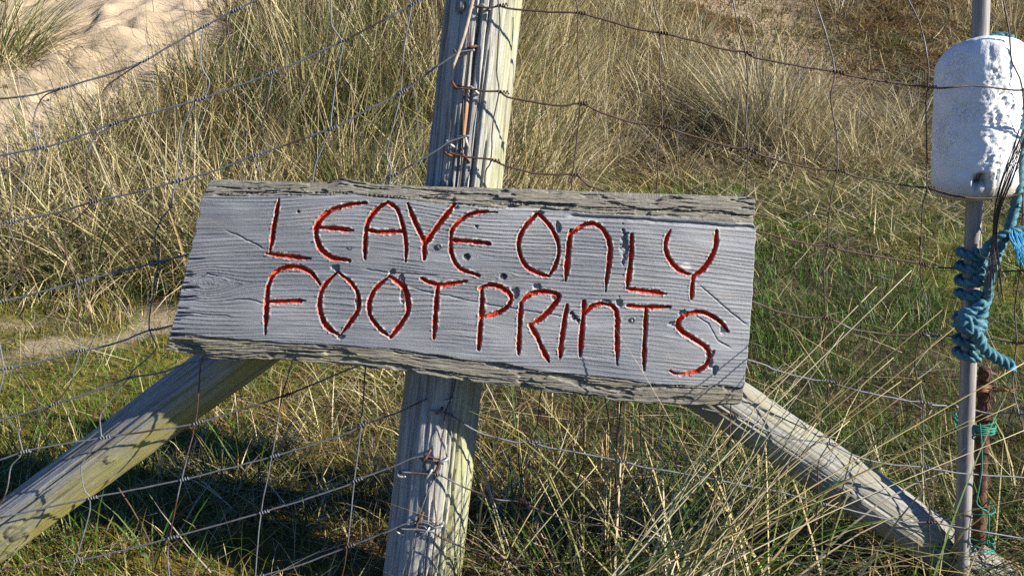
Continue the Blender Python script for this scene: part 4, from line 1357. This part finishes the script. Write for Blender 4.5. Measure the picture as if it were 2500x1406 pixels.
# single clumps that stand out
def clump(name, label, x, y, nb, spread, lmin, lmax, w, weights, lean, bend, wind, group='marram clumps that stand out'):
    r = empty(name, (x, y, float(ground_h(np.array(x), np.array(y), False))))
    tag(r, label, 'grass clump', group)
    s = tufts(np.array([x]), np.array([y]), nb, np.array([spread]), lmin, lmax, w, weights, lean, bend, 5, wind)
    V, q, t, c_ = s
    obj('leaves', V, [q, t], BLADE, r, smooth=False, attrs={'Col': c_})
    return r


clump('marram_clump', 'bright green marram clump at the sand edge in the top left corner', -2.98, 5.25, 520, 0.26, 0.45, 0.80, 0.0055, {'green': 3, 'olive': 3, 'straw': 3, 'pale': 1.5}, (0.1, 1.0), (0.3, 1.0), (0.25, -0.1))
clump('marram_clump', 'tall silvery marram clump on the slope, midway between post and float', 1.62, 6.05, 520, 0.26, 0.5, 0.9, 0.006, {'pale': 4, 'grey': 3, 'blue': 1.5, 'straw': 2}, (0.1, 0.7), (0.2, 0.9), (-0.2, -0.05))
clump('marram_clump', 'green marram tuft with splayed blades at the foot of the left stand', -1.62, 3.32, 120, 0.07, 0.25, 0.5, 0.0045, {'green': 3, 'olive': 2, 'pale': 1.5}, (0.1, 0.7), (0.2, 1.2), (0.05, -0.1))

# foreground clump, lower right: long stalks cross in front of the brace and the cane
fg = empty('marram_clump', (float(P(1650, 1400, 1.28)[0]), 1.28, float(ground_h(np.array(0.25), np.array(1.28), False))))
tag(fg, 'large foreground marram clump with long straw stalks reaching up to the cane', 'grass clump', 'marram clumps that stand out')


def stalks(pairs, width, cols, wob=10):
    """flat tapered stalks from a low point to a tip"""
    out = []
    for (p0, p1, Y0, Y1) in pairs:
        a_, b_ = P(*p0, Y0), P(*p1, Y1)
        d = b_ - a_
        a_ = a_ - d / np.linalg.norm(d) * 0.16
        mid = (a_ + b_) / 2 + np.array([random.uniform(-1.2, 0.6) * wob / 1000, 0, random.uniform(0.0, 1.6) * wob / 1000])
        pth = smooth_path(np.array([a_, mid, b_]), 5)
        V, q, t = tube(pth, np.linspace(width, width * 0.35, len(pth)) * random.uniform(0.75, 1.2), sides=4)
        c = np.ones((len(V), 4), np.float32)
        c[:, :3] = pick(1, cols)
        out.append((V, q, t, c))
    Vs, Q, T, C, o = [], [], [], [], 0
    for V, q, t, c in out:
        Vs.append(V); Q.append(q + o); T.append(t + o); C.append(c); o += len(V)
    return np.vstack(Vs), [np.vstack(Q), np.vstack(T)], np.vstack(C)


tips = [(2204, 607), (2225, 660), (2268, 682), (2140, 700), (2215, 762), (2300, 757), (2510, 880), (2480, 985), (2182, 872), (2510, 1046), (2060, 810), (2105, 838), (1962, 862), (2250, 930),
        (2400, 1010), (2060, 950), (1900, 950), (2200, 930), (1880, 1040), (1840, 1000), (2000, 1030), (1950, 960), (2330, 800)]
pr = []
for k, tp_ in enumerate(tips):
    pr.append(((1600 + random.uniform(-90, 190), 1410), tp_, 1.24 + random.uniform(-0.04, 0.05), 1.26 + random.uniform(-0.05, 0.06)))
for k in range(18):
    pr.append(((random.uniform(1480, 1850), 1412), (random.uniform(1640, 2100), random.uniform(1020, 1300)), 1.22 + random.uniform(-0.05, 0.08), 1.25 + random.uniform(-0.08, 0.08)))
V, F_, C_ = stalks(pr, 0.0016, {'pale': 5, 'straw': 4, 'olive': 2.0, 'green': 1.6}, 22)
obj('stalks', V, F_, BLADE, fg, attrs={'Col': C_})
pr = []
for (x0, x1, y1) in ((1478, 1500, 985), (1492, 1503, 975), (1530, 1508, 980), (1545, 1512, 985), (1590, 1532, 975), (1600, 1560, 985), (1630, 1540, 990), (1660, 1566, 985), (1420, 1424, 985), (1390, 1422, 1010), (1455, 1480, 1030),
                    (1505, 1620, 1010), (1560, 1690, 1020), (1440, 1270, 1000), (1470, 1330, 1040), (1500, 1250, 1090), (1640, 1680, 1120), (1690, 1760, 1000), (1700, 1720, 1030)):
    pr.append(((x0, 1410), (x1, y1), 1.53, 1.56 + random.uniform(-0.03, 0.05)))
for k in range(90):
    x0 = random.uniform(1180, 1800)
    pr.append(((x0, 1412), (x0 + random.uniform(-170, 240), random.uniform(1040, 1320)), 1.5 + random.uniform(-0.06, 0.2), 1.55 + random.uniform(-0.08, 0.3)))
V, F_, C_ = stalks(pr, 0.0022, {'straw': 3, 'pale': 3, 'green': 3.5, 'lawn': 2, 'olive': 2}, 14)
obj('leaves', V, F_, BLADE, fg, attrs={'Col': C_})

# drooping leaves of the same clump
nl_ = 150
bx = rng.normal(0.26, 0.13, nl_)
by = rng.uniform(1.16, 1.40, nl_)
az_ = np.where(rng.random(nl_) < 0.7, rng.normal(0.15, 0.7, nl_), rng.uniform(0, 6.28, nl_))
V, q, t, c_ = blades(np.stack([bx, by, ground_h(bx, by, False) - 0.02], -1), rng.uniform(0.28, 0.62, nl_), rng.uniform(0.0030, 0.0056, nl_), az_, rng.uniform(0.1, 0.7, nl_), rng.uniform(0.3, 1.7, nl_),
                     pick(nl_, {'straw': 3, 'pale': 2, 'green': 3.5, 'lawn': 1.5, 'olive': 2.5}), 8)
obj('leaves', V, [q, t], BLADE, fg, smooth=False, attrs={'Col': c_})

# long dark grass along the fence foot
cx, cy = scatter(150, -0.1, 1.6, 1.36, 2.1, lambda x, y: (0.35 + 0.65 * sst(0.3, 0.6, x)) * sst(2.1, 1.7, y + 0.25 * sst(0.5, 1.0, x)))
fx = [tufts(cx, cy, 34, rng.uniform(0.05, 0.13, len(cx)), 0.12, 0.36, 0.0036, {'green': 2.2, 'straw': 3, 'lawn': 1.5, 'olive': 2, 'brown': 1.6}, (0.2, 1.1), (0.4, 1.5), 4, (0.15, 0))]
cx, cy = scatter(50, -1.3, -0.55, 1.5, 2.0, lambda x, y: 1.0 + 0 * x)
fx.append(tufts(cx, cy, 18, rng.uniform(0.05, 0.12, len(cx)), 0.08, 0.24, 0.003, {'green': 3, 'lawn': 4, 'straw': 1.0, 'olive': 1}, (0.1, 0.8), (0.2, 1.0), 4, (0.1, 0)))
cx, cy = scatter(80, -0.75, 0.05, 1.6, 2.5, lambda x, y: 1.0 + 0 * x)
fx.append(tufts(cx, cy, 34, rng.uniform(0.05, 0.13, len(cx)), 0.08, 0.24, 0.0030, {'straw': 3.5, 'pale': 1.5, 'brown': 3, 'olive': 2}, (0.4, 1.3), (0.4, 1.5), 4, (0.1, 0)))
tag(grass_obj('rough_grass', fx), 'long rough grass growing along the foot of the fence', 'grass', kind='stuff')

# driftwood bit on the turf, small dark litter on the sand
yd = 4.75
p0 = P(1520, 463, yd)
zg = float(ground_h(np.array(p0[0]), np.array(yd), False)) + 0.035
pth = smooth_path(np.array([[p0[0], yd, zg], [p0[0] + 0.08, yd - 0.01, zg + 0.008], [p0[0] + 0.17, yd + 0.02, zg - 0.004]]), 6)
tag(tube_obj('driftwood', pth, np.interp(np.linspace(0, 1, len(pth)), [0, 0.2, 0.8, 1], [0.010, 0.016, 0.015, 0.008]), STICK, sides=9), 'short pale driftwood stick lying on the turf above the sign', 'driftwood')
db = []
for k in range(170):
    x, y = random.uniform(-4.6, -1.4), random.uniform(4.6, 8.2)
    if float(sandA(np.array(x), np.array(y))) < 0.6 or fbm(np.array(x * 3), np.array(y * 3), 4) < 0.5:
        continue
    an, l_ = random.uniform(0, 3.1), random.uniform(0.015, 0.09)
    pts = []
    for s in (-1, 0, 1):
        xx, yy = x + s * l_ * math.cos(an) / 2, y + s * l_ * math.sin(an) / 2 + (0.012 if s == 0 else 0)
        pts.append((xx, yy, float(ground_h(np.array(xx), np.array(yy))) + 0.006))
    db.append(tube(smooth_path(np.array(pts), 3), random.uniform(0.003, 0.008), sides=5))
V, F_ = merge(db)
tag(obj('debris', V, F_, DEBRIS), 'dark scraps of plant litter scattered on the sand', 'litter', kind='stuff')
